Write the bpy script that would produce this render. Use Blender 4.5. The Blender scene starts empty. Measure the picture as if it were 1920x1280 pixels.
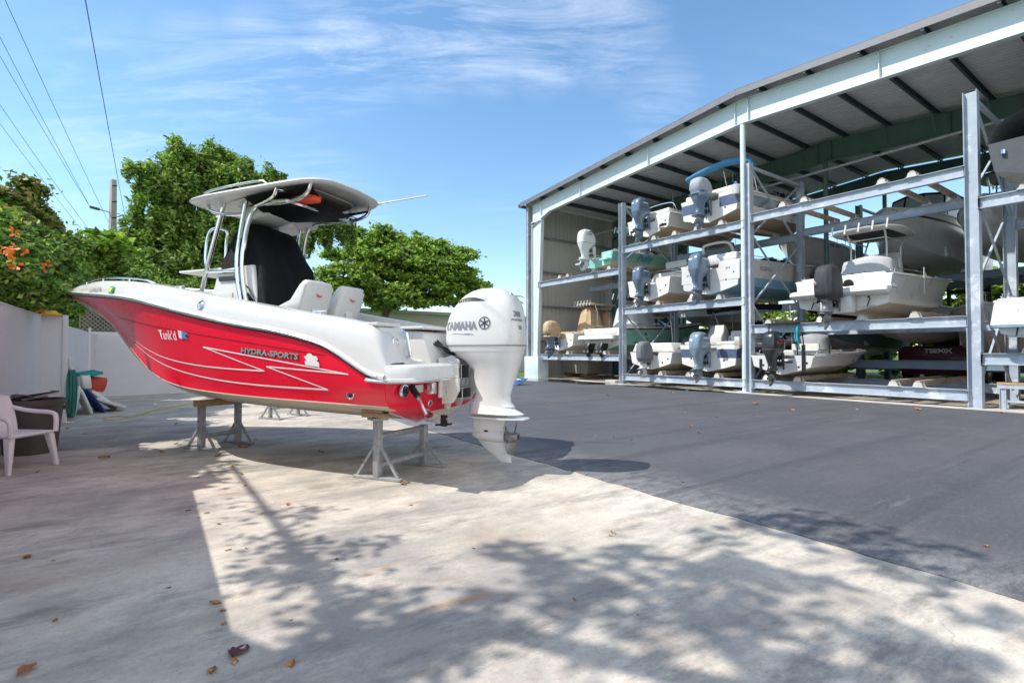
import bpy, math, random
import numpy as np
from mathutils import Vector, Matrix
R = math.radians
sc = bpy.context.scene
col = sc.collection
random.seed(7)
RNG = np.random.default_rng(11)

# ------------------------------------------------------------------ camera, sky, sun, exposure
CAM_H = 1.4; FPX = 955.0
TILT = math.atan(19/FPX); YAW = math.atan(670/FPX*math.cos(TILT))
cd = bpy.data.cameras.new('camera'); cam = bpy.data.objects.new('camera', cd); col.objects.link(cam)
cam.location = (0, 0, CAM_H)
cam.rotation_euler = (math.pi/2 + TILT, 0, -YAW)
cd.sensor_width = 36; cd.lens = FPX/1920*36; cd.clip_start = .05; cd.clip_end = 3000
sc.camera = cam
SUN = Vector((-.77, .32, 1)).normalized()
EL = math.asin(SUN.z); AZ = math.atan2(SUN.x, SUN.y)
w = bpy.data.worlds.new('World'); sc.world = w; w.use_nodes = True
nt = w.node_tree; nt.nodes.clear()
def N(t, k, **kw):
    n = t.nodes.new(k)
    for a, b in kw.items(): setattr(n, a, b)
    return n
out = N(nt, 'ShaderNodeOutputWorld'); bg = N(nt, 'ShaderNodeBackground'); bg.inputs[1].default_value = .15
sky = N(nt, 'ShaderNodeTexSky', sky_type='NISHITA', sun_disc=False)
sky.sun_elevation = EL; sky.sun_rotation = AZ; sky.air_density = 1.1; sky.dust_density = .1; sky.ozone_density = 3.0; sky.altitude = 0
# thin cirrus streaks, laid out by direction on a flat cloud layer
geo = N(nt, 'ShaderNodeTexCoord'); sep = N(nt, 'ShaderNodeSeparateXYZ'); nt.links.new(geo.outputs['Generated'], sep.inputs[0])
mz = N(nt, 'ShaderNodeMath', operation='ADD'); mz.inputs[1].default_value = .12; nt.links.new(sep.outputs[2], mz.inputs[0])
mx = N(nt, 'ShaderNodeMath', operation='MAXIMUM'); mx.inputs[1].default_value = .02; nt.links.new(mz.outputs[0], mx.inputs[0])
dv = N(nt, 'ShaderNodeVectorMath', operation='DIVIDE'); cmb = N(nt, 'ShaderNodeCombineXYZ')
for i in range(3): nt.links.new(mx.outputs[0], cmb.inputs[i])
nt.links.new(geo.outputs['Generated'], dv.inputs[0]); nt.links.new(cmb.outputs[0], dv.inputs[1])
mp = N(nt, 'ShaderNodeMapping'); mp.inputs['Scale'].default_value = (.9, 3.4, 1); mp.inputs['Location'].default_value = (.2, .9, 0); mp0 = N(nt, 'ShaderNodeMapping'); mp0.inputs['Rotation'].default_value = (0, 0, R(34))
nt.links.new(dv.outputs[0], mp0.inputs[0]); nt.links.new(mp0.outputs[0], mp.inputs[0])
n1 = N(nt, 'ShaderNodeTexNoise'); n1.inputs['Scale'].default_value = 2.1; n1.inputs['Detail'].default_value = 9; n1.inputs['Roughness'].default_value = .68; n1.inputs['Distortion'].default_value = .5
nt.links.new(mp.outputs[0], n1.inputs['Vector'])
mp2 = N(nt, 'ShaderNodeMapping'); mp2.inputs['Location'].default_value = (4.3, 2.2, 0); nt.links.new(dv.outputs[0], mp2.inputs[0])
n2 = N(nt, 'ShaderNodeTexNoise'); n2.inputs['Scale'].default_value = .55; n2.inputs['Detail'].default_value = 3
nt.links.new(mp2.outputs[0], n2.inputs['Vector'])
r1 = N(nt, 'ShaderNodeMapRange'); r1.inputs[1].default_value = .43; r1.inputs[2].default_value = .84; nt.links.new(n1.outputs[0], r1.inputs[0])
r2 = N(nt, 'ShaderNodeMapRange'); r2.inputs[1].default_value = .4; r2.inputs[2].default_value = .62; nt.links.new(n2.outputs[0], r2.inputs[0])
mm = N(nt, 'ShaderNodeMath', operation='MULTIPLY'); nt.links.new(r1.outputs[0], mm.inputs[0]); band = N(nt, 'ShaderNodeMath', operation='MULTIPLY'); band.inputs[1].default_value = .22; nt.links.new(r2.outputs[0], band.inputs[0]); band = band.outputs[0]
for dx, dy, dz, c0, wt in ((.06, .903, .425, 6, .45), (.15, .88, .452, 6.5, .6), (.252, .83, .497, 7, .7), (.362, .762, .537, 7.5, .75), (.44, .715, .545, 7.5, .8), (.53, .655, .54, 7, .8), (.62, .585, .525, 6, .6), (.70, .56, .436, 5, .4), (-.03, .937, .348, 9, .4), (.239, .939, .247, 9, .3)):
    dn = Vector((dx, dy, dz)).normalized(); dp = N(nt, 'ShaderNodeVectorMath', operation='DOT_PRODUCT'); dp.inputs[1].default_value = dn; nt.links.new(geo.outputs['Generated'], dp.inputs[0])
    rm = N(nt, 'ShaderNodeMapRange', interpolation_type='SMOOTHSTEP'); rm.inputs[1].default_value = math.cos(R(c0)); rm.inputs[2].default_value = 1; rm.inputs[4].default_value = wt; nt.links.new(dp.outputs['Value'], rm.inputs[0])
    mxn = N(nt, 'ShaderNodeMath', operation='MAXIMUM'); nt.links.new(band, mxn.inputs[0]); nt.links.new(rm.outputs[0], mxn.inputs[1]); band = mxn.outputs[0]
nt.links.new(band, mm.inputs[1])
m3 = N(nt, 'ShaderNodeMath', operation='MULTIPLY'); m3.inputs[1].default_value = .62; m3.use_clamp = True; sp2 = N(nt, 'ShaderNodeMapRange'); sp2.inputs[1].default_value = .1; sp2.inputs[2].default_value = -.7; sp2.inputs[4].default_value = 1.25; nt.links.new(sep.outputs[1], sp2.inputs[0])   # unseen cloud bank added behind the viewpoint to whiten and lift the fill light
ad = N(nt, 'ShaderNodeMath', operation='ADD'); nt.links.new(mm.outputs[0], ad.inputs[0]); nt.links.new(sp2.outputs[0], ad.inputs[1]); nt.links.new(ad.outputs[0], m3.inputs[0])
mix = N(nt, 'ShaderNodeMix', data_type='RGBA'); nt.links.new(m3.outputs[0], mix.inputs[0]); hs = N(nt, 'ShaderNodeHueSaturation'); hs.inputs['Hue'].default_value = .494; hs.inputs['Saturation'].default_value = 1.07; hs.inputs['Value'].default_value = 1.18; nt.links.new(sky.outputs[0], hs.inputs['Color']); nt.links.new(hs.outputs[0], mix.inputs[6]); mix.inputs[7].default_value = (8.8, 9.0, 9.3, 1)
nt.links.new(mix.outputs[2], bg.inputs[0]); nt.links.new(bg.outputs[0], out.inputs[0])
sd = bpy.data.lights.new('sun', 'SUN'); sd.energy = 4.35; sd.angle = R(.53); sd.color = (1, .95, .87)
so = bpy.data.objects.new('sun', sd); col.objects.link(so); so.rotation_euler = SUN.to_track_quat('Z', 'Y').to_euler(); so.location = (-30, 10, 40)
sc.view_settings.view_transform = 'Standard'; sc.view_settings.look = 'None'; sc.view_settings.gamma = 1
sc.view_settings.exposure = .37

# ------------------------------------------------------------------ materials
MATS = {}
def mat(name, c, rough=.6, metal=0, var=.12, vs=3., bump=0, bs=40., coat=0, dirt=None, dirt_amt=.3, dirt_s=1.5, dirt_lo=.5, emis=0, stretch=(1, 1, 1), alpha=1, trans=0, spec=.5):
    if name in MATS: return MATS[name]
    m = bpy.data.materials.new(name); m.use_nodes = True; t = m.node_tree; b = t.nodes['Principled BSDF']
    tc = N(t, 'ShaderNodeTexCoord'); mpp = N(t, 'ShaderNodeMapping'); mpp.inputs['Scale'].default_value = stretch; t.links.new(tc.outputs['Object'], mpp.inputs[0])
    no = N(t, 'ShaderNodeTexNoise'); no.inputs['Scale'].default_value = vs; no.inputs['Detail'].default_value = 6; no.inputs['Roughness'].default_value = .6; t.links.new(mpp.outputs[0], no.inputs['Vector'])
    mr = N(t, 'ShaderNodeMapRange'); mr.inputs[1].default_value = .3; mr.inputs[2].default_value = .7; mr.inputs[3].default_value = 1-var; mr.inputs[4].default_value = 1+var*.6; t.links.new(no.outputs[0], mr.inputs[0])
    ml = N(t, 'ShaderNodeMix', data_type='RGBA', blend_type='MULTIPLY'); ml.inputs[0].default_value = 1; ml.inputs[6].default_value = (*c, 1); t.links.new(mr.outputs[0], ml.inputs[7])
    o = ml.outputs[2]
    if dirt:
        nd = N(t, 'ShaderNodeTexNoise'); nd.inputs['Scale'].default_value = dirt_s; nd.inputs['Detail'].default_value = 8; nd.inputs['Roughness'].default_value = .7; t.links.new(mpp.outputs[0], nd.inputs['Vector'])
        md = N(t, 'ShaderNodeMapRange'); md.inputs[1].default_value = dirt_lo; md.inputs[2].default_value = dirt_lo+.25*(1 if dirt_lo == .5 else .25); md.inputs[4].default_value = dirt_amt; t.links.new(nd.outputs[0], md.inputs[0])
        mxd = N(t, 'ShaderNodeMix', data_type='RGBA'); t.links.new(md.outputs[0], mxd.inputs[0]); t.links.new(o, mxd.inputs[6]); mxd.inputs[7].default_value = (*dirt, 1); o = mxd.outputs[2]
    t.links.new(o, b.inputs['Base Color'])
    rr = N(t, 'ShaderNodeMapRange'); rr.inputs[1].default_value = .3; rr.inputs[2].default_value = .7; rr.inputs[3].default_value = max(0, rough-.06); rr.inputs[4].default_value = min(1, rough+.08); t.links.new(no.outputs[0], rr.inputs[0]); t.links.new(rr.outputs[0], b.inputs['Roughness'])
    b.inputs['Metallic'].default_value = metal; b.inputs['Coat Weight'].default_value = coat; b.inputs['Coat Roughness'].default_value = .08
    b.inputs['Specular IOR Level'].default_value = spec
    if trans: b.inputs['Transmission Weight'].default_value = trans
    if alpha < 1: b.inputs['Alpha'].default_value = alpha
    if bump:
        nb = N(t, 'ShaderNodeTexNoise'); nb.inputs['Scale'].default_value = bs; nb.inputs['Detail'].default_value = 5; t.links.new(mpp.outputs[0], nb.inputs['Vector'])
        bp = N(t, 'ShaderNodeBump'); bp.inputs['Strength'].default_value = bump; bp.inputs['Distance'].default_value = .02; t.links.new(nb.outputs[0], bp.inputs['Height']); t.links.new(bp.outputs[0], b.inputs['Normal'])
    MATS[name] = m
    return m
RUST = (.23, .09, .04)
M_STEEL = mat('rack_steel', (.36, .41, .47), .55, 0, .14, 4, dirt=(.60, .62, .64), dirt_amt=.7, dirt_s=1.6, dirt_lo=.56)
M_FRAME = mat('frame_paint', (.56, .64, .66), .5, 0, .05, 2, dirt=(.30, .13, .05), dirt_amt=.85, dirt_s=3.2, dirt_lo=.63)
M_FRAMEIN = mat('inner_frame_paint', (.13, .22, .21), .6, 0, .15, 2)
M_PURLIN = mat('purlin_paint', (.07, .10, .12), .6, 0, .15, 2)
M_GALV = mat('galvanised', (.34, .35, .36), .5, .3, .3, 14, dirt=(.62, .62, .6), dirt_amt=.6, dirt_s=9, bump=.2)
M_WOOD = mat('bunk_carpet_wood', (.36, .29, .22), .85, 0, .3, 6, bump=.4, dirt=(.17, .08, .04), dirt_amt=.8, dirt_s=2.5)
M_BRACKET = mat('bunk_bracket', (.50, .50, .47), .6, 0, .15, 6, dirt=RUST, dirt_amt=.4)
M_LUMBER = mat('lumber', (.46, .30, .15), .8, 0, .3, 5, bump=.4, stretch=(1, 8, 8), dirt=(.2, .08, .04), dirt_amt=.6)
M_GEL = mat('white_gelcoat', (.60, .59, .565), .28, 0, .035, 1.3, coat=.3)
M_GELW = mat('weathered_gelcoat', (.70, .68, .64), .42, 0, .08, 2.5, coat=.1, dirt=(.42, .34, .24), dirt_amt=.35, dirt_s=1.4, stretch=(.5, 1.5, 1.5))
M_BOTTOM = mat('tan_bottom_paint', (.50, .40, .27), .6, 0, .25, 2.2, dirt=(.24, .15, .08), dirt_amt=.6, dirt_s=1.1, stretch=(.4, 1.6, 1.6))
M_KEEL = mat('cream_bottom', (.66, .60, .48), .5, 0, .12, 2.2, dirt=(.34, .26, .16), dirt_amt=.45, dirt_s=1.6, stretch=(.4, 1.6, 1.6))
M_RED = mat('red_hull_paint', (.86, .003, .032), .30, 0, .03, 1.2, coat=.18)
M_BLACK = mat('black_plastic', (.012, .012, .014), .4, 0, .2)
M_RUBBER = mat('rubber', (.02, .02, .02), .7, 0, .2)
M_CHROME = mat('polished_tube', (.72, .73, .75), .16, 1, .05)
M_CANVAS_B = mat('black_canvas', (.0045, .0048, .006), .7, 0, .25, 6, bump=.5, bs=9, spec=.18)
M_CANVAS_G = mat('grey_canvas', (.15, .165, .18), .85, 0, .15, 6, bump=.5, bs=7)
M_CANVAS_T = mat('tan_canvas', (.50, .36, .22), .85, 0, .15, 4, bump=.5, bs=7)
M_CANVAS_BL = mat('blue_canvas', (.05, .22, .42), .8, 0, .15, 4, bump=.5, bs=8)
M_NAVY = mat('navy_canvas', (.01, .015, .04), .75, 0, .2, 4, bump=.5, bs=8)
M_ENGB = mat('blue_grey_engine', (.115, .17, .24), .28, .15, .06, 3, coat=.4)
M_ENGW = mat('white_engine', (.66, .655, .64), .25, 0, .03, 3, coat=.4)
M_ENGK = mat('black_engine', (.02, .021, .024), .3, 0, .1, 3, coat=.4)
M_TEAL = mat('seafoam_hull', (.24, .52, .44), .3, 0, .08, 2, coat=.3)
M_TEALL = mat('light_seafoam_hull', (.36, .70, .60), .35, 0, .08, 2, coat=.2)
M_LBLUE = mat('light_blue_hull', (.18, .38, .52), .35, 0, .1, 2, coat=.3)
M_SLATE = mat('slate_stripe', (.07, .10, .17), .35, 0, .1, 2, coat=.3)
M_GREYH = mat('grey_hull', (.60, .58, .56), .3, 0, .08, 2, coat=.3)
M_GLASS = mat('tinted_window', (.05, .08, .10), .08, 0, .05, 2, coat=.5)
M_PROP = mat('propeller_metal', (.32, .31, .30), .35, .8, .2, 8)
M_INK = mat('dark_lettering', (.03, .035, .05), .5, 0, .02)
M_INKG = mat('grey_lettering', (.22, .23, .25), .4, 0, .02)
M_INKW = mat('white_lettering', (.8, .8, .8), .5, 0, .02)
M_INKR = mat('red_lettering', (.6, .02, .02), .5, 0, .02)

# ------------------------------------------------------------------ mesh helpers
class MB:
    def __init__(s): s.v = []; s.f = []; s.m = []; s.mats = []
    def mi(s, m):
        if m not in s.mats: s.mats.append(m)
        return s.mats.index(m)
    def add(s, vs, fs, m):
        b = len(s.v); s.v.extend([tuple(map(float, q)) for q in vs]); k = s.mi(m)
        for f in fs: s.f.append([b+i for i in f]); s.m.append(k)
    def box(s, lo, hi, m, M=None):
        x0, y0, z0 = lo; x1, y1, z1 = hi
        vs = [Vector(q) for q in ((x0,y0,z0),(x1,y0,z0),(x1,y1,z0),(x0,y1,z0),(x0,y0,z1),(x1,y0,z1),(x1,y1,z1),(x0,y1,z1))]
        if M is not None: vs = [M @ q for q in vs]
        s.add(vs, [(0,3,2,1),(4,5,6,7),(0,1,5,4),(1,2,6,5),(2,3,7,6),(3,0,4,7)], m)
    def frame(s, p0, p1, up=(0, 0, 1)):
        p0 = Vector(p0); d = Vector(p1)-p0; L = d.length; d.normalize(); u = Vector(up)
        if abs(d.dot(u)) > .98: u = Vector((1, 0, 0))
        y = u.cross(d).normalized(); z = d.cross(y)
        return Matrix.Translation(p0) @ Matrix((d, y, z)).transposed().to_4x4(), L
    def bar(s, p0, p1, w_, h, m, up=(0, 0, 1)):
        M, L = s.frame(p0, p1, up); s.box((0, -w_/2, -h/2), (L, w_/2, h/2), m, M)
    def ibeam(s, p0, p1, w_, h, m, up=(0, 0, 1), t=.014, chan=0):
        M, L = s.frame(p0, p1, up)
        s.box((0, -w_/2, h/2-t), (L, w_/2, h/2), m, M); s.box((0, -w_/2, -h/2), (L, w_/2, -h/2+t), m, M)
        y = chan*(w_/2-t/2); s.box((.001, y-t/2, -h/2+t), (L-.001, y+t/2, h/2-t), m, M)
    def tube(s, pts, r, m, n=8, closed=False, caps=True):
        pts = [Vector(p) for p in pts]; k = len(pts); rs = (list(np.interp(np.linspace(0, 1, k), np.linspace(0, 1, len(r)), r)) if isinstance(r, (list, tuple)) else [r]*k)
        prev = None; vs = []
        for i, p in enumerate(pts):
            a = pts[(i-1) % k] if (closed or i) else p; b = pts[(i+1) % k] if (closed or i < k-1) else p
            d = (b-a).normalized()
            if prev is None:
                u = Vector((0, 0, 1)) if abs(d.z) < .9 else Vector((1, 0, 0)); x = d.cross(u).normalized()
            else: x = (prev - d*prev.dot(d)).normalized()
            prev = x; y = d.cross(x)
            for j in range(n):
                t = 2*math.pi*j/n; vs.append(p + (x*math.cos(t)+y*math.sin(t))*rs[i])
        fs = []
        for i in range(k if closed else k-1):
            for j in range(n):
                a = i*n+j; b = i*n+(j+1) % n; c = ((i+1) % k)*n+(j+1) % n; d = ((i+1) % k)*n+j
                fs.append((a, b, c, d))
        if caps and not closed: fs.append(tuple(range(n-1, -1, -1))); fs.append(tuple((k-1)*n+j for j in range(n)))
        s.add(vs, fs, m)
    def loft(s, secs, m, closed=True, cap0=True, cap1=True, fm=None):
        n = len(secs[0]); vs = [p for q in secs for p in q]; b = len(s.v)
        s.v.extend([tuple(map(float, q)) for q in vs])
        for i in range(len(secs)-1):
            for j in range(n if closed else n-1):
                k = (j+1) % n
                s.f.append([b+i*n+j, b+i*n+k, b+(i+1)*n+k, b+(i+1)*n+j]); s.m.append(s.mi(fm(i, j) if fm else m))
        if closed:
            mm_ = fm(0, 0) if fm else m
            if cap0: s.f.append([b+j for j in range(n-1, -1, -1)]); s.m.append(s.mi(m or mm_))
            if cap1: s.f.append([b+(len(secs)-1)*n+j for j in range(n)]); s.m.append(s.mi(m or mm_))
    def lathe(s, prof, m, n=16, M=None, cap=True):
        secs = []
        for r, z in prof:
            q = [Vector((r*math.cos(2*math.pi*j/n), r*math.sin(2*math.pi*j/n), z)) for j in range(n)]
            if M is not None: q = [M @ p for p in q]
            secs.append(q)
        s.loft(secs, m, True, cap, cap)
    def prism(s, poly, z0, z1, m, M=None):
        a = [Vector((x, y, z0)) for x, y in poly]; b = [Vector((x, y, z1)) for x, y in poly]
        if M is not None: a = [M @ p for p in a]; b = [M @ p for p in b]
        s.loft([a, b], m)
    def build(s, name, parent=None, smooth=False, angle=35, bevel=0, loc=None, seg=2):
        me = bpy.data.meshes.new(name); me.from_pydata(s.v, [], s.f)
        for m in s.mats: me.materials.append(m)
        me.polygons.foreach_set('material_index', s.m)
        me.update()
        import bmesh
        b = bmesh.new(); b.from_mesh(me); bmesh.ops.recalc_face_normals(b, faces=b.faces)
        if bevel:
            es = [e for e in b.edges if len(e.link_faces) == 2 and e.calc_face_angle(0) > R(30)]
            bmesh.ops.bevel(b, geom=es, offset=bevel, segments=seg, affect='EDGES', profile=.5, clamp_overlap=True)
        b.to_mesh(me); b.free()
        if smooth or bevel:
            me.shade_smooth()
            me.set_sharp_from_angle(angle=R(angle))
        o = bpy.data.objects.new(name, me); col.objects.link(o)
        if parent is not None: o.parent = parent
        if loc is not None: o.location = loc
        return o
def tag(o, label=None, cat=None, group=None, kind=None):
    if label: o['label'] = label
    if cat: o['category'] = cat
    if group: o['group'] = group
    if kind: o['kind'] = kind
    return o
def empty(name, loc=(0, 0, 0), rz=0, label=None, cat=None, group=None):
    o = bpy.data.objects.new(name, None); col.objects.link(o); o.location = loc; o.rotation_euler = (0, 0, rz); o.empty_display_size = .2
    return tag(o, label, cat, group)
def subsurf(o, n=1):
    m = o.modifiers.new('s', 'SUBSURF'); m.levels = n; m.render_levels = n; return o
def text(s, size, fn, m, parent, name='lettering', shear=0, bold=0, wscale=1, align='CENTER', depth=.0, label=None):
    c = bpy.data.curves.new('t', 'FONT'); c.body = s; c.size = size; c.shear = shear; c.offset = bold; c.align_x = align; c.align_y = 'CENTER'; c.resolution_u = 3
    o = bpy.data.objects.new('t', c); col.objects.link(o)
    dg = bpy.context.evaluated_depsgraph_get(); me = bpy.data.meshes.new_from_object(o.evaluated_get(dg))
    bpy.data.objects.remove(o); 
    for v in me.vertices: v.co = Vector(fn(v.co.x*wscale, v.co.y))
    me.materials.clear(); me.materials.append(m); me.name = name
    ob = bpy.data.objects.new(name, me); col.objects.link(ob); ob.parent = parent
    return ob
def plane_fn(o, x, y):
    o, x, y = Vector(o), Vector(x).normalized(), Vector(y).normalized()
    return lambda a, b: o + x*a + y*b
def pchip(xs, ys):
    xs = np.array(xs, float); ys = np.array(ys, float); h = np.diff(xs); d = np.diff(ys)/h
    m = np.zeros(len(xs)); m[0] = d[0]; m[-1] = d[-1]
    for i in range(1, len(xs)-1):
        if d[i-1]*d[i] > 0:
            w1 = 2*h[i]+h[i-1]; w2 = h[i]+2*h[i-1]; m[i] = (w1+w2)/(w1/d[i-1]+w2/d[i])
    def f(x):
        x = min(max(x, xs[0]), xs[-1]); i = min(max(int(np.searchsorted(xs, x))-1, 0), len(h)-1); t = (x-xs[i])/h[i]
        return float(ys[i]*(1+2*t)*(1-t)**2 + m[i]*h[i]*t*(1-t)**2 + ys[i+1]*t*t*(3-2*t) + m[i+1]*h[i]*t*t*(t-1))
    return f
def smooth_path(pts, n=5, it=2):
    # Chaikin rounding of corners
    P = [Vector(p) for p in pts]
    for _ in range(it):
        q = [P[0]]
        for a, b in zip(P[:-1], P[1:]): q += [a.lerp(b, .25), a.lerp(b, .75)]
        q.append(P[-1]); P = q
    return P

# directions from the viewpoint, used to look up world positions of far trees and wires
_fw = Vector((math.sin(YAW)*math.cos(TILT), math.cos(YAW)*math.cos(TILT), math.sin(TILT)))
_rt = Vector((math.cos(YAW), -math.sin(YAW), 0)); _up = _rt.cross(_fw)
def ray(x, y): return _rt*((x-960)/FPX) + _up*((640-y)/FPX) + _fw
def WY(x, y, Y): d = ray(x, y); return d*(Y/d.y) + Vector((0, 0, CAM_H))
def WX(x, y, X): d = ray(x, y); return d*(X/d.x) + Vector((0, 0, CAM_H))

# ------------------------------------------------------------------ ground
def ground_mats():
    # concrete
    m = bpy.data.materials.new('old_concrete'); m.use_nodes = True; t = m.node_tree; b = t.nodes['Principled BSDF']; L = t.links.new
    tc = N(t, 'ShaderNodeTexCoord')
    def noise(s, d=6, r=.6, st=(1, 1, 1), rot=0, loc=(0, 0, 0)):
        mp = N(t, 'ShaderNodeMapping'); mp.inputs['Scale'].default_value = st; mp.inputs['Rotation'].default_value = (0, 0, rot); mp.inputs['Location'].default_value = loc
        L(tc.outputs['Object'], mp.inputs[0]); n = N(t, 'ShaderNodeTexNoise'); n.inputs['Scale'].default_value = s; n.inputs['Detail'].default_value = d; n.inputs['Roughness'].default_value = r; L(mp.outputs[0], n.inputs['Vector']); return n.outputs[0]
    def rng(o, a, b_, c=0, d=1):
        r = N(t, 'ShaderNodeMapRange'); r.inputs[1].default_value = a; r.inputs[2].default_value = b_; r.inputs[3].default_value = c; r.inputs[4].default_value = d; L(o, r.inputs[0]); return r.outputs[0]
    def mx(f, a, c, bt='MIX'):
        n = N(t, 'ShaderNodeMix', data_type='RGBA', blend_type=bt)
        if isinstance(f, float): n.inputs[0].default_value = f
        else: L(f, n.inputs[0])
        for i, q in ((6, a), (7, c)):
            if isinstance(q, tuple): n.inputs[i].default_value = (*q, 1)
            else: L(q, n.inputs[i])
        return n.outputs[2]
    base = mx(rng(noise(.5), .35, .65), (.48, .43, .36), (.64, .58, .49))
    base = mx(rng(noise(.9, 7, .65, (1, 1, 1), 0, (11, 4, 0)), .54, .70, 0, .6), base, (.33, .25, .18))
    base = mx(rng(noise(2.4, 9, .75, (1, 1, 1), 0, (1, 14, 0)), .56, .68, 0, .55), base, (.25, .23, .215))
    base = mx(rng(noise(1.3, 10, .75, (.7, 1.4, 1), R(12)), .46, .66, 0, .9), base, (.31, .285, .255))
    base = mx(rng(noise(3.1, 9, .75, (.5, 1.5, 1), R(-8)), .52, .74, 0, .6), base, (.42, .30, .19))
    base = mx(rng(noise(.33, 8, .72, (1, 1, 1), 0, (3, 7, 0)), .49, .60, 0, .7), base, (.25, .235, .225))
    base = mx(rng(noise(1.05, 9, .6, (.5, 1.8, 1), R(60), (9, 2, 0)), .63, .70, 0, .75), base, (.40, .22, .09))
    base = mx(rng(noise(1.7, 12, .8, (.25, 4, 1), R(20)), .60, .72, 0, .6), base, (.74, .72, .68))
    base = mx(rng(noise(.9, 11, .8, (.55, 1.7, 1), R(14), (2, 6, 0)), .51, .64, 0, .8), base, (.17, .155, .145))
    base = mx(rng(noise(26, 6, .7), .5, .72, 0, .35), base, (.26, .24, .22))
    base = mx(rng(noise(60, 3), .58, .72, 0, .5), base, (.15, .14, .13))
    # hairline cracks
    vo = N(t, 'ShaderNodeTexVoronoi', feature='DISTANCE_TO_EDGE'); vo.inputs['Scale'].default_value = .55
    nw = N(t, 'ShaderNodeTexNoise'); nw.inputs['Scale'].default_value = 2.5; nw.inputs['Detail'].default_value = 6; L(tc.outputs['Object'], nw.inputs['Vector'])
    va = N(t, 'ShaderNodeVectorMath', operation='MULTIPLY_ADD'); L(nw.outputs['Color'], va.inputs[0]); va.inputs[1].default_value = (.5, .5, 0); L(tc.outputs['Object'], va.inputs[2]); L(va.outputs[0], vo.inputs['Vector'])
    cr = rng(vo.outputs['Distance'], .0, .004, 1, 0)
    cm = N(t, 'ShaderNodeMath', operation='MULTIPLY'); L(cr, cm.inputs[0]); L(rng(noise(.4, 3, .5, (1, 1, 1), 0, (5, 5, 0)), .5, .6, 0, .45), cm.inputs[1])
    base = mx(cm.outputs[0], base, (.2, .19, .18))
    L(base, b.inputs['Base Color']); L(rng(noise(2.3), .3, .7, .62, .9), b.inputs['Roughness'])
    bp = N(t, 'ShaderNodeBump'); bp.inputs['Strength'].default_value = .35; bp.inputs['Distance'].default_value = .01; L(noise(45, 8, .7), bp.inputs['Height']); L(bp.outputs[0], b.inputs['Normal'])
    conc = m
    m = bpy.data.materials.new('sealed_asphalt'); m.use_nodes = True; t = m.node_tree; b = t.nodes['Principled BSDF']; L = t.links.new
    tc = N(t, 'ShaderNodeTexCoord')
    base = mx(rng(noise(.35), .35, .65), (.060, .061, .073), (.086, .086, .097))
    base = mx(rng(noise(.9, 6, .6, (.12, 2.4, 1), R(12)), .52, .62, 0, .55), base, (.058, .059, .072))
    base = mx(rng(noise(2, 9, .75, (.3, 1.6, 1), R(12)), .56, .75, 0, .6), base, (.13, .125, .12))
    sx = N(t, 'ShaderNodeSeparateXYZ'); L(tc.outputs['Object'], sx.inputs[0])
    ed = rng(sx.outputs[0], 4.0, 5.0, 1, 0)
    e2 = N(t, 'ShaderNodeMath', operation='MULTIPLY'); L(ed, e2.inputs[0]); L(rng(noise(5.5, 12, .85, (.6, 1.6, 1), R(10), (1, 1, 0)), .40, .66, 0, .9), e2.inputs[1])
    base = mx(e2.outputs[0], base, (.36, .35, .34))
    base = mx(rng(noise(.5, 8, .7, (.08, 3.2, 1), R(14), (4, 1, 0)), .55, .60, 0, .5), base, (.045, .046, .056))
    base = mx(rng(noise(3.3, 10, .75, (.25, 2.2, 1), R(-12), (4, 8, 0)), .60, .70, 0, .5), base, (.21, .20, .19))
    base = mx(rng(noise(38, 5, .7), .5, .7, 0, .45), base, (.16, .155, .155)); base = mx(rng(noise(120, 2), .64, .70, 0, .7), base, (.36, .33, .29))
    L(base, b.inputs['Base Color']); L(rng(noise(1.3), .3, .7, .55, .8), b.inputs['Roughness'])
    bp = N(t, 'ShaderNodeBump'); bp.inputs['Strength'].default_value = .5; bp.inputs['Distance'].default_value = .012; L(noise(70, 8, .75), bp.inputs['Height']); L(bp.outputs[0], b.inputs['Normal'])
    asp = m
    m = bpy.data.materials.new('leaf_litter_soil'); m.use_nodes = True; t = m.node_tree; b = t.nodes['Principled BSDF']; L = t.links.new
    tc = N(t, 'ShaderNodeTexCoord')
    base = mx(rng(noise(2), .35, .65), (.16, .125, .09), (.50, .44, .36))
    base = mx(rng(noise(14, 8, .8), .52, .62, 0, .9), base, (.30, .12, .04))
    base = mx(rng(noise(25, 8, .8), .56, .62, 0, .8), base, (.05, .035, .025))
    L(base, b.inputs['Base Color']); b.inputs['Roughness'].default_value = .9
    bp = N(t, 'ShaderNodeBump'); bp.inputs['Strength'].default_value = 1; bp.inputs['Distance'].default_value = .04; L(noise(30, 8, .8), bp.inputs['Height']); L(bp.outputs[0], b.inputs['Normal'])
    return conc, asp, m
M_CONC, M_ASPH, M_SOIL = ground_mats()
M_SLAB = mat('pale_concrete_footing', (.50, .47, .42), .85, 0, .2, 2, bump=.4, dirt=(.3, .2, .12), dirt_amt=.4)
M_GRASS = mat('lawn', (.09, .15, .03), .9, 0, .4, 8, bump=.6)
def sheet(name, x0, y0, x1, y1, z, m):
    b = MB(); b.add([(x0,y0,z),(x1,y0,z),(x1,y1,z),(x0,y1,z)], [(0,1,2,3)], m); return tag(b.build(name), kind='structure')
sheet('ground', -600, -400, 900, 900, -.06, M_GRASS)
def slab(name, x0, y0, x1, y1, z, m, zb=-.05):
    b = MB(); b.box((x0,y0,zb), (x1,y1,z), m); return tag(b.build(name), kind='structure')
slab('concrete_yard', -2.6, -12, 4.2, 20.6, 0, M_CONC)
b = MB(); rq = random.Random(12); ed_ = []; j_ = 0
for k in range(int(48/.12)):
    j_ = j_*.8+rq.gauss(0, .010); ed_.append((4.0+j_+rq.gauss(0, .006), -14+.12*k))
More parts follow.
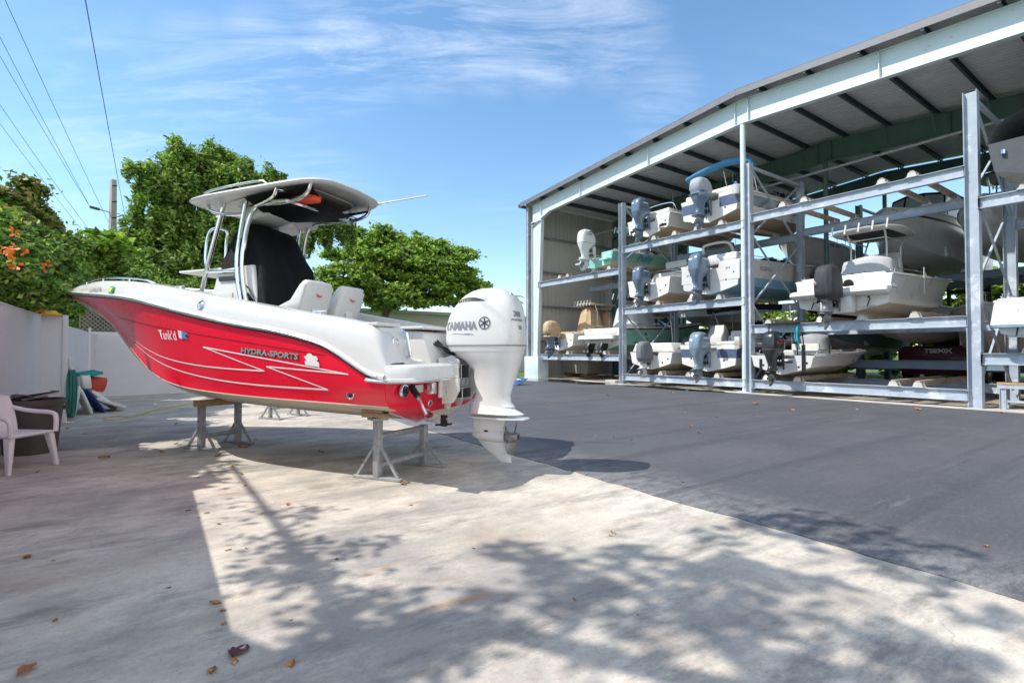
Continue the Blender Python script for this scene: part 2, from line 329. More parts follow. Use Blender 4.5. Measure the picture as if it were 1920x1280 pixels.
top_ = [(x, y, .008) for x, y in ed_]; bot_ = [(x+.004, y, -.04) for x, y in ed_]; far_ = [(16.1, y, .008) for x, y in ed_]
b.loft([bot_, top_, far_], M_ASPH, closed=False); tag(b.build('asphalt_yard'), kind='structure')
slab('concrete_footing', 16.104, -3.5, 17.3, 22.3, .006, M_SLAB)
slab('leaf_litter_ground', 17.304, -3.5, 31, 22.3, -.008, M_SOIL)
slab('lawn', 16.104, 22.6, 60, 60, -.012, M_GRASS)
slab('street', -1.6, 20.9, 3.95, 34, -.02, M_ASPH)
b = MB()
poly = [(15.75+.95*math.cos(t)*(1+.3*math.sin(5*t)), 18.6+3.4*math.sin(t)*(1+.08*math.sin(7*t))) for t in np.linspace(0, 2*math.pi, 48, endpoint=False)]
M_PUD = mat('puddle_water', (.012, .013, .012), .03, 0, .05)
b.prism(poly, .009, .0125, M_PUD); poly = [(16.0+.5*math.cos(t)*(1+.3*math.sin(4*t)), 12.4+2.4*math.sin(t)*(1+.08*math.sin(6*t))) for t in np.linspace(0, 2*math.pi, 48, endpoint=False)]
b.prism(poly, .009, .0125, M_PUD)
tag(b.build('puddle'), kind='structure')
# ------------------------------------------------------------------ walls
M_WALLP = mat('painted_wall', (.64, .61, .63), .7, 0, .05, 1.2, dirt=(.42, .40, .42), dirt_amt=.25, dirt_s=.9, stretch=(1, 1, 2.2), bump=.05)
M_VINYL = mat('white_vinyl_panel', (.70, .67, .69), .45, 0, .04, 2, dirt=(.5, .47, .48), dirt_amt=.25, dirt_s=1.2)
t = empty('near_fence', (-1.3, 0, 0), 0, 'white fence section beside the camera, out of the picture on the left', 'fence')
b = MB(); b.box((-.06, -14, 0), (.0, 7.1, 2.12), M_VINYL); b.build('fence_panel', t); b = MB(); b.box((-.5, 7.0, 0), (-.062, 7.1, 2.12), M_VINYL); b.build('return_panel', t)
t = empty('panel_fence', (-1.8, 7.1, 0), 0, 'smooth white panel fence along the left edge, behind the chair and bin', 'fence')
b = MB(); b.box((-.06, 0, 0), (.0, 6.2, 2.08), M_VINYL); b.build('fence_panel', t)
b = MB(); b.box((-.07, 0, 2.082), (.01, 6.2, 2.105), M_VINYL); b.build('top_cap', t)
t = empty('fence_gate', (-1.8, 13.3, 0), 0, 'white fence gate leaf standing taller between panel fence and white posts', 'gate')
b = MB(); b.bar((-.06, 0, 1.05), (.30, 0.04, 1.05), .04, 2.1, M_VINYL); b.build('gate_leaf', t)
for y in (.0, .14):
    b = MB(); b.box((.305, y, 0), (.375, y+.07, 2.12), M_VINYL); b.build('post', t, bevel=.006)
t = empty('side_wall', (-1.5, 13.5, 0), 0, 'low off-white wall running from the gate posts to the back corner', 'wall')
b = MB(); b.box((-.12, 0, 0), (0, 7.0, 1.94), M_WALLP); b.build('wall_face', t)
b = MB(); b.box((0, 4.7, 0), (.05, 4.82, 2.06), M_VINYL); b.build('post', t)
t = empty('back_wall', (-1.5, 20.5, 0), 0, 'mauve-white stucco wall across the yard behind the red boat', 'wall')
b = MB(); b.box((-.12, 0, 0), (7.2, .18, 2.02), M_WALLP); b.build('wall_face', t)
M_LAT = mat('weathered_lattice', (.22, .19, .17), .85, 0, .2, 5)
t = empty('lattice_screen', (-1.9, 20.75, 2.0), 0, 'grey diagonal wooden lattice standing on the back wall below the bow', 'lattice')
b = MB()
W_, H_ = 2.6, .85
for k in np.arange(-H_, W_, .13):
    for sgn in (1, -1):
        x0 = max(k, 0); x1 = min(k+H_, W_)
        if x1-x0 < .05: continue
        z0, z1 = (x0-k, x1-k) if sgn > 0 else (H_-(x0-k), H_-(x1-k))
        b.bar((x0, .006*sgn, z0), (x1, .006*sgn, z1), .008, .045, M_LAT)
b.build('lattice', t)
b = MB(); b.box((-.04, -.03, 0), (0, .03, H_+.05), M_LAT); b.box((W_, -.03, 0), (W_+.04, .03, H_+.05), M_LAT); b.box((-.04, -.032, H_+.002), (W_+.04, .032, H_+.07), M_LAT); b.build('lattice_frame', t)

# ------------------------------------------------------------------ boat shed
XF = 16.7; YR = 9.8; YE0, YE1 = -2.3, 21.9; ZE, ZR = 9.28, 10.15
shed = empty('boat_shed', (XF, YR, 0), 0, 'open pale blue steel boat storage shed with low gabled metal roof', 'shed')
SX, SY = -XF, -YR
def zt(y): return ZR - (ZR-ZE)*abs(y-YR)/(YE1-YR)
def rafter(x, m, nm):
    # tapered haunched portal rafter with flanges; outer column in the same plane
    for sgn, ye in ((1, YE1), (-1, YE0)):
        b = MB(); ys = np.linspace(YR, ye-sgn*.05, 9)
        def dep(y):
            u = abs(y-YR)/abs(ye-YR)
            return .82-.12*min(u, .8)+(.45 if u > .93 else 0)*(u-.93)/.07
        top = [(x+SX, y+SY, zt(y)) for y in ys]; bot = [(x+SX, y+SY, zt(y)-dep(y)) for y in ys]
        for i in range(8):
            for e in (-.006, .006):
                b.add([Vector(top[i])+Vector((e,0,0)), Vector(top[i+1])+Vector((e,0,0)), Vector(bot[i+1])+Vector((e,0,0)), Vector(bot[i])+Vector((e,0,0))], [(0,1,2,3)], m)
            b.bar(top[i], top[i+1], .2, .016, m); b.bar(bot[i], bot[i+1], .2, .016, m)
        # stiffener plates
        for u in (.02, .34, .68, .93):
            y = YR+(ye-YR)*u; b.box((x+SX-.1, y+SY-.012, zt(y)-dep(y)), (x+SX+.1, y+SY+.012, zt(y)+.01), m)
        b.build(nm, shed)
    for sgn, ye in ((1, YE1), (-1, YE0)):
        b = MB(); yi = ye-sgn*.05
        w0, w1 = .45, .85
        po = [(x+SX, yi+SY, 0), (x+SX, yi+SY, zt(ye)-.9)]; pi = [(x+SX, yi-sgn*w0+SY, 0), (x+SX, yi-sgn*w1+SY, zt(ye)-.95)]
        for e in (-.006, .006): b.add([Vector(q)+Vector((e,0,0)) for q in (po[0], po[1], pi[1], pi[0])], [(0,1,2,3)], m)
        b.bar(po[0], po[1], .2, .018, m, (0,1,0)); b.bar(pi[0], pi[1], .2, .018, m, (0,1,0))
        b.box((x+SX-.1, min(po[1][1], pi[1][1]), zt(ye)-.95), (x+SX+.1, max(po[1][1], pi[1][1]), zt(ye)-.9), m)
        b.build('column', shed)
    b = MB(); b.lathe([(.09, 0), (.09, zt(YR)-.82)], m, 14, Matrix.Translation((x+SX, YR+SY, 0))); b.box((x+SX-.2, YR+SY-.2, 0), (x+SX+.2, YR+SY+.2, .03), m)
    b.build('column', shed, smooth=True)
XB = [XF, 22.9, 29.1]
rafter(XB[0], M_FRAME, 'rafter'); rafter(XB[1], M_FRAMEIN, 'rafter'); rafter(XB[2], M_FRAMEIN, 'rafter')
# front facing plates give the rafter its wide painted face; purlins
for k in range(1, 17):
    y = YE0+.25 + (YE1-YE0-.5)*(k-.5)/16
    b = MB(); z = zt(y)+.11
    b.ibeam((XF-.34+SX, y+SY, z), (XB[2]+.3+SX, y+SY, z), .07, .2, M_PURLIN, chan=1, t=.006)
    for xx in XB[1:]:
        b.bar((xx-.55+SX, y+SY, z-.1), (xx-.05+SX, y+SY, z-.72), .035, .035, M_FRAMEIN)
    b.box((XF-.36+SX, y+SY-.036, z-.1), (XF-.32+SX, y+SY+.036, z+.1), M_GALV)
    b.build('purlin', shed)
M_ROOF = mat('roof_underside', (.60, .62, .64), .5, .1, .1, 2, dirt=(.35, .33, .31), dirt_amt=.4)
for sgn, ye in ((1, YE1+.50), (-1, YE0-.50)):
    b = MB(); n = 62; xs = np.linspace(XF-.40, XB[2]+.4, n*4+1)
    a = []; c = []
    for i, x in enumerate(xs):
        h = (0, .0, .075, .075)[i % 4]
        a.append((x+SX, YR+SY, zt(YR)+.215+h)); c.append((x+SX, ye+SY, zt(ye)+.215+h))
    b.loft([a, c], M_ROOF, closed=False)
    b.loft([[(p[0], p[1], p[2]+.006) for p in a], [(p[0], p[1], p[2]+.006) for p in c]], M_ROOF, closed=False)
    b.build('roof_panel', shed)
M_TRIM = mat('gable_trim', (.17, .17, .18), .5, .2, .12, 3)
for sgn, ye in ((1, YE1+.55), (-1, YE0-.55)):
    b = MB(); p0 = (XF-.41+SX, YR+SY, zt(YR)+.16); p1 = (XF-.41+SX, ye+SY, zt(ye)+.16); b.bar(p0, p1, .012, .21, M_TRIM); b.bar((p0[0]+.04, p0[1], p0[2]+.112), (p1[0]+.04, p1[1], p1[2]+.112), .1, .01, M_TRIM)
    b.build('gable_trim', shed)
    b = MB(); y = ye+SY+sgn*.06; b.ibeam((XF-.45+SX, y, zt(ye)+.12), (XB[2]+.4+SX, y, zt(ye)+.12), .12, .16, M_GALV, chan=1, t=.006); b.build('gutter', shed)
# cladding of the far eave wall, inside girts
def cladding(yw, xa, xb, m):
    b = MB(); n = int((xb-xa)/.3); pr = []
    for i in range(n):
        x = xa+i*.3; pr += [(x, 0), (x+.24, 0), (x+.255, .03), (x+.285, .03)]
    pr.append((xb, 0))
    lo = [(x+SX, yw+SY+o, .0) for x, o in pr]; hi = [(x+SX, yw+SY+o, ZE+.165) for x, o in pr]
    b.loft([lo, hi], m, closed=False); return b
M_CLAD = mat('beige_wall_cladding', (.52, .50, .46), .55, 0, .06, 1.5, dirt=(.36, .33, .29), dirt_amt=.3, dirt_s=.8, stretch=(3, 1, .4))
cladding(22.2, XF-.2, XB[2], M_CLAD).build('wall_panel', shed)
cladding(-2.6, XF-.2, XB[2], M_CLAD).build('wall_panel', shed)
for z in (2.0, 3.9, 5.8, 7.7):
    b = MB(); b.ibeam((XF-.15+SX, 22.06+SY, z), (XB[2]+SX, 22.06+SY, z), .2, .07, M_STEEL, chan=0, t=.008); b.build('girt', shed)
b = MB(); b.bar((XF-.12+SX, 22.12+SY, 0), (XF-.12+SX, 22.12+SY, ZE), .1, .12, M_STEEL); b.build('corner_trim', shed)
b = MB(); b.box((XF-.35+SX, 20.95+SY, 0), (XF+.35+SX, 22.15+SY, 1.15), M_FRAME); b.build('column_casing', shed, bevel=.02)

# ------------------------------------------------------------------ racks
M_STEEL_SHADED = mat('shaded_rack_steel', (.16, .21, .26), .5, 0, .12, 4)  # darker copy of the rack steel, shade under the shed put into its colour
def rack(name_label, y0, y1, levels, bunks, left_post=True, right_post=False, group='boat racks under the shed', top=7.9, pw=.20, XA=16.7, XR=20.3, rear_extra=(), brace=True):
    t = empty('boat_rack', (XA, (y0+y1)/2, 0), 0, name_label, 'boat rack', group)
    ox, oy = -XA, -(y0+y1)/2
    def P(x, y, z): return (x+ox, y+oy, z)
    for flag, y in ((left_post, y1), (right_post, y0)):
        if flag:
            for x in (XA, XR):
                b = MB(); b.ibeam(P(x, y, 0), P(x, y, top), .26, pw, M_STEEL, (0, 1, 0), .014); b.box((x+ox-.18, y+oy-.16, 0), (x+ox+.18, y+oy+.16, .02), M_STEEL)
                b.build('post', t)
            b = MB(); b.bar(P(XA+.1, y, top-.12), P(XR-.1, y, top-.12), .09, .09, M_STEEL); b.build('tie', t)
            if brace:
                zs = [.3, 3.0, 5.4, 7.7]
                for za, zb in zip(zs[:-1], zs[1:]):
                    b = MB(); b.bar(P(XA+.14, y+.03, za), P(XR-.14, y+.03, zb), .05, .05, M_STEEL); b.build('brace', t)
                    b = MB(); b.bar(P(XA+.14, y-.03, zb), P(XR-.14, y-.03, za), .05, .05, M_STEEL); b.build('brace', t)
    for z in levels:
        b = MB(); b.ibeam(P(XA-.02, y0+.11, z-.14), P(XA-.02, y1-.11, z-.14), .16, .28, M_STEEL)
        for ye in (y0+.115, y1-.135):
            b.box((XA-.13+ox, ye+oy, z-.31), (XA+.09+ox, ye+.02+oy, z+.02), M_STEEL)
            for dz in (-.26, -.02): b.lathe([(.018, 0), (.018, .02)], M_GALV, 6, Matrix.Translation((XA-.131+ox, ye+.01+oy, z+dz)) @ Matrix.Rotation(-math.pi/2, 4, 'Y'))
        b.build('beam', t)
        b = MB(); b.ibeam(P(XR, y0+.11, z-.14), P(XR, y1-.11, z-.14), .16, .28, M_STEEL); b.build('beam', t)
    for z in rear_extra:
        b = MB(); b.ibeam(P(XR, y0+.11, z-.14), P(XR, y1-.11, z-.14), .16, .28, M_STEEL_SHADED); b.build('beam', t)
    for (y, z) in bunks:
        b = MB(); b.bar(P(XA-.12, y, z+.10), P(XR+.35, y, z+.12), .11, .15, M_WOOD)
        o = b.build('bunk', t, bevel=.012)
        for x in (XA, XR):
            b = MB()
            b.prism([(-.12, 0), (.12, 0), (.075, .13), (-.075, .13)], -.13, -.08, M_BRACKET, Matrix.Translation(P(x, y, z)) @ Matrix.Rotation(math.pi/2, 4, 'Z') @ Matrix.Rotation(math.pi/2, 4, 'X'))
            b.prism([(-.12, 0), (.12, 0), (.075, .13), (-.075, .13)], .08, .13, M_BRACKET, Matrix.Translation(P(x, y, z)) @ Matrix.Rotation(math.pi/2, 4, 'Z') @ Matrix.Rotation(math.pi/2, 4, 'X'))
            b.box((x+ox-.14, y+oy-.15, z+.001), (x+ox+.14, y+oy+.15, z+.012), M_BRACKET)
            b.build('bunk_bracket', o)
    return t
rack('rack bay against the corrugated end wall, two boats below and a seafoam skiff above', 15.4, 21.35, [5.07, 1.27], [(16.1,5.07),(17.1,5.07),(18.9,5.07),(19.5,5.07),(16.4,1.27),(17.5,1.27),(18.9,1.27),(20.0,1.27)], False)
rack('full rack bay left of the round ridge column, three pairs of boats', 9.6, 15.4, [5.95, 3.28, .45], [(13.6,5.95),(12.6,5.95),(11.6,5.95),(10.6,5.95),(14.5,3.28),(13.4,3.28),(11.9,3.28),(10.7,3.28),(14.3,.45),(13.3,.45),(12,.45),(10.8,.45)])
rack('rack bay right of the round ridge column with an empty top level', 3.75, 9.6, [6.08, 2.3, .45], [(8.41,6.08),(7.74,6.08),(5.66,6.08),(4.96,6.08),(7.3,2.3),(6.2,2.3),(4.95,2.3),(8.9,2.3),(9.0,.45),(8.0,.45),(5.45,.45),(4.9,.45)], rear_extra=(1.12,))
rack('rack bay cut off by the right edge of the photo', -2.0, 3.75, [5.2, 1.36], [(2.8,5.2),(1.6,5.2),(2.8,1.36),(1.6,1.36)], True, True, pw=.27)
M_STEEL_SHADED = mat('shaded_rack_steel', (.16, .21, .26), .5, 0, .12, 4)
_s = M_STEEL; M_STEEL = M_STEEL_SHADED
rack('rear rack behind the left bays, steel coloured darker as if shaded', 9.6, 21.3, [4.5, 2.6], [(19,4.5),(17.6,4.5),(14,4.5),(12.9,4.5),(18.6,2.6),(17,2.6),(13.9,2.6),(12.8,2.6)], True, XA=25.6, XR=28.6, top=7.9, brace=False)
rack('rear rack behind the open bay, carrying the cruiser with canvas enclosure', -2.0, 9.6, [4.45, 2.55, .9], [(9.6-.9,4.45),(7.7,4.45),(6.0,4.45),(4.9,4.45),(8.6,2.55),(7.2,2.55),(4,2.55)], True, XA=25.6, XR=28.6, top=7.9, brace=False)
M_STEEL = _s
# cable ladder / conduit crossing under the roof
b = MB(); b.tube([(20.3, -2, 8.25), (20.3, 21.5, 7.98)], .05, M_GALV, 8); tag(b.build('conduit_pipe'), 'thin grey pipe slung level beneath the shed rafters', 'pipe')
b = MB(); b.box((16.5, 9.2, 2.65), (16.56, 9.36, 2.95), M_BRACKET)
# ------------------------------------------------------------------ outboard motor, built once per colour/size
COWL = [(1.40,-.06,-.92,.235),(1.45,-.02,-.935,.25),(1.52,-.005,-.94,.258),(1.68,-.01,-.935,.262),(1.80,-.05,-.92,.262),(1.90,-.11,-.90,.258),(1.98,-.18,-.87,.248),(2.045,-.25,-.82,.228),(2.095,-.34,-.76,.19),(2.125,-.43,-.68,.13),(2.137,-.50,-.60,.06)]
def cowl_at(z):
    zs = [q[0] for q in COWL]; return [float(np.interp(z, zs, [q[i] for q in COWL])) for i in (1, 2, 3)]
NE = 3.9
def se(c, n=NE): return math.copysign(abs(c)**(2/n), c)
def cowl_side(x, z, sgn, off=.004):
    xf, xb, w_ = cowl_at(z); xc = (xf+xb)/2; h = (xf-xb)/2; u = min(abs((x-xc)/h), .999)
    return sgn*(w_*(1-u**NE)**(1/NE)+off)
def cowl_back(y, z, off=.004):
    xf, xb, w_ = cowl_at(z); xc = (xf+xb)/2; h = (xf-xb)/2; u = min(abs(y/w_), .98)
    return xc-h*(1-u**NE)**(1/NE)-off
def section(z, xf, xb, w_, n=28, ne=NE, Mx=None):
    xc = (xf+xb)/2; h = (xf-xb)/2
    return [Vector((xc+h*se(math.cos(t), ne), w_*se(math.sin(t), ne), z)) for t in [2*math.pi*(j+.5)/n for j in range(n)]]
def outboard(parent, x, y, z, k=.92, m=None, marks=(), cover=None, detail=1, trim=0, prop=True, cover_low=.75, logo=None):
    """z = height of the skeg tip; the motor hangs behind x"""
    m = m or M_ENGB
    b = MB()
    secs = [(1.44,-.05,-.925,.24,3.9),(1.36,-.13,-.915,.225,3.5),(1.28,-.24,-.90,.19,3.0),(1.18,-.32,-.875,.16,2.6),(1.05,-.34,-.83,.135,2.4),(.90,-.34,-.78,.115,2.2),(.82,-.31,-.79,.11,2.2),(.765,-.27,-.84,.11,2.2)]
    b.loft([section(q[0]-.13, *q[1:4], 20, q[4]) for q in secs], m)
    secs = [(.76,-.28,-.80,.075,2),(.66,-.30,-.74,.05,2),(.52,-.31,-.70,.045,2),(.40,-.34,-.72,.04,2),(.29,-.44,-.76,.018,2),(.13,-.66,-.80,.008,2)]
    b.loft([section(q[0]-.13, *q[1:4], 14, q[4]) for q in secs], m)
    # anti-ventilation plate and splash plate
    pl = [(-.28,.07),(-.45,.13),(-.75,.15),(-.98,.10),(-1.0,0),(-.98,-.10),(-.75,-.15),(-.45,-.13),(-.28,-.07)]
    b.prism(pl, .50, .515, m); b.loft([section(.685, -.28, -.76, .10, 20, 2.2), section(.60, -.27, -.86, .125, 20, 2), section(.555, -.26, -.95, .14, 20, 2), section(.545, -.27, -.93, .13, 20, 2)], m)
    b.lathe([(.005,.05),(.04,0),(.065,-.09),(.075,-.25),(.07,-.38)], m, 14, Matrix.Translation((-.34,0,.29)) @ Matrix.Rotation(math.pi/2, 4, 'Y'))
    M0 = Matrix.Translation((x, y, z)) @ Matrix.Rotation(trim, 4, 'Y') @ Matrix.Scale(k, 4)
    def place(o): o.matrix_local = M0; return o
    def place_child(o): return o
    leg = b.build('outboard_motor', parent, smooth=True, angle=40); place(leg)
    b = MB()
    for s in (1, -1):
        b.prism([(0,.75),(0,1.33),(-.10,1.36),(-.2,1.3),(-.16,1.0),(-.06,.72)], s*.14-.02, s*.14+.02, m if detail == 1 else M_BLACK, Matrix.Translation((0,0,-.13)) @ Matrix.Rotation(math.pi/2, 4, 'X'))
    b.box((-.22,-.11,.72),(-.08,.11,.85), M_BLACK); b.box((-.2,-.1,.95),(-.04,.1,1.12), M_BLACK)
    b.tube([(-.1,-.06,.72),(-.15,-.05,.95)], .03, M_CHROME); b.tube([(-.1,.06,.72),(-.15,.05,.95)], .03, M_CHROME)
    br = b.build('mounting_bracket', leg, bevel=.008)
    if prop:
        b = MB(); hub = Matrix.Translation((-.72,0,.29)) @ Matrix.Rotation(-math.pi/2, 4, 'Y')
        b.lathe([(.045,0),(.06,.02),(.055,.16),(.035,.16),(.03,.05)], M_PROP, 14, hub)
        for q in range(3):
            a0 = q*2*math.pi/3+.4; secs = []
            for r_, ch, pit in ((.05,.07,.9),(.10,.12,.75),(.15,.14,.6),(.19,.10,.5),(.205,.03,.45)):
                row = []
                for u in (-1,-.5,0,.5,1):
                    a = a0 + u*ch*math.cos(pit)/r_*.9; row.append((-.80+u*ch*.5*math.sin(pit), r_*math.cos(a), .29+r_*math.sin(a)))
                secs.append(row)
            b.loft([[Vector(p)+Vector((.004,0,0)) for p in r] for r in secs], M_PROP, closed=False); b.loft(secs, M_PROP, closed=False)
        b.build('propeller', leg, smooth=True)
    if cover is None or cover_low > 1:
        b = MB(); secs = [section(q[0]-.13, *q[1:4]) for q in COWL]
        b.loft(secs, m); 
        for p in secs[1]: pass
        cw = b.build('cowling', leg, smooth=True, angle=50)
        b = MB(); s1 = section(1.462-.13,-.012,-.941,.257, 28); s2 = section(1.476-.13,-.008,-.944,.26, 28); b.loft([s1, s2], M_INKG, True, False, False); b.build('seam', leg)
        # intake louvre: dark crescent near the top front, both sides
        b = MB()
        for s in (1, -1):
            top = []; bot = []
            for i in range(13):
                u = i/12; xx = -.16-.42*u; zz = 1.975+.055*math.sin(u*math.pi)-.02*(1-u); th = .045*math.sin(u*math.pi)+.004
                for L_, dz in ((top, 0), (bot, -th)):
                    z_ = zz+dz; L_.append((xx, cowl_side(xx, z_, s, .003), z_-.13))
            b.loft([top, bot], M_BLACK, closed=False)
        b.build('air_intake', leg)
    if cover is not None:
        b = MB(); rg = np.random.default_rng(int(abs(x*13+y*7+z*3)*10)); ph = rg.uniform(0, 6, 6)
        secs = []
        rows = [q for q in [(2.165,-.46,-.6,.05),(2.15,-.36,-.70,.14),(2.11,-.25,-.83,.21),(2.02,-.14,-.93,.265),(1.88,-.04,-.98,.285),(1.68,.02,-1.0,.295),(1.48,.04,-1.0,.30),(1.3,.04,-.98,.30),(1.15,.02,-.95,.29),(cover_low+.12,-.06,-.88,.23),(cover_low,-.04,-.9,.24)] if q[0] >= cover_low-.001]
        rows.sort(key=lambda q: -q[0])
        for i, q in enumerate(rows):
            s_ = section(q[0]-.13, *q[1:4], 48, 3.0); c = Vector(((q[1]+q[2])/2, 0, 0))
            out_ = []
            for j, p in enumerate(s_):
                t = 2*math.pi*j/48; f = 1+ (.008+.055*min(1, i/7))*(math.sin(5*t+ph[0]+i*.5)*.5+math.sin(9*t+ph[1]-i*.7)*.4+math.sin(14*t+ph[2]+i*.25)*.35)
                out_.append(Vector((c.x+(p.x-c.x)*f, p.y*f, p.z + (.05*math.sin(4*t+ph[3]) if i == len(rows)-1 else 0))))
            secs.append(out_)
        b.loft(secs, cover, True, True, False); b.build('motor_cover', leg, smooth=True, angle=80)
    for mk in marks:
        s_, size, where, cx, cz, mm_ = mk[:6]; ws = mk[6] if len(mk) > 6 else 1; sh = mk[7] if len(mk) > 7 else 0; bd = mk[8] if len(mk) > 8 else .0
        if where == 'stbd': fn = lambda a, b_: (cx+a, cowl_side(cx+a, cz+b_, -1), cz+b_-.13)
        elif where == 'port': fn = lambda a, b_: (cx-a, cowl_side(cx-a, cz+b_, 1), cz+b_-.13)
        else: fn = lambda a, b_: (cowl_back(cx-a, cz+b_), cx-a, cz+b_-.13)
        text(s_, size, fn, mm_, leg, shear=sh, bold=bd, wscale=ws)
    if logo:
        where, cx, cz, r_ = logo; b = MB()
        f = (lambda a, b_: (cx-a, cowl_side(cx-a, cz+b_, 1, .005), cz+b_-.13)) if where == 'port' else (lambda a, b_: (cowl_back(cx-a, cz+b_, .005), cx-a, cz+b_-.13))
        ring = []
        for rr in (r_, r_*.86): ring.append([f(rr*math.cos(t), rr*math.sin(t)) for t in np.linspace(0, 2*math.pi, 33)])
        b.loft(ring, M_INK, closed=False)
        for q in range(3):
            t = q*math.pi/3+math.pi/6
            d = Vector((math.cos(t), math.sin(t))); n_ = Vector((-d.y, d.x))
            pts = [d*(r_*.80)+n_*r_*.10, d*(r_*.80)-n_*r_*.10, -d*(r_*.80)-n_*r_*.10, -d*(r_*.80)+n_*r_*.10]
            b.add([f(p.x, p.y) for p in pts], [(0,1,2,3)], M_INK)
        b.build('emblem', leg)
    return leg

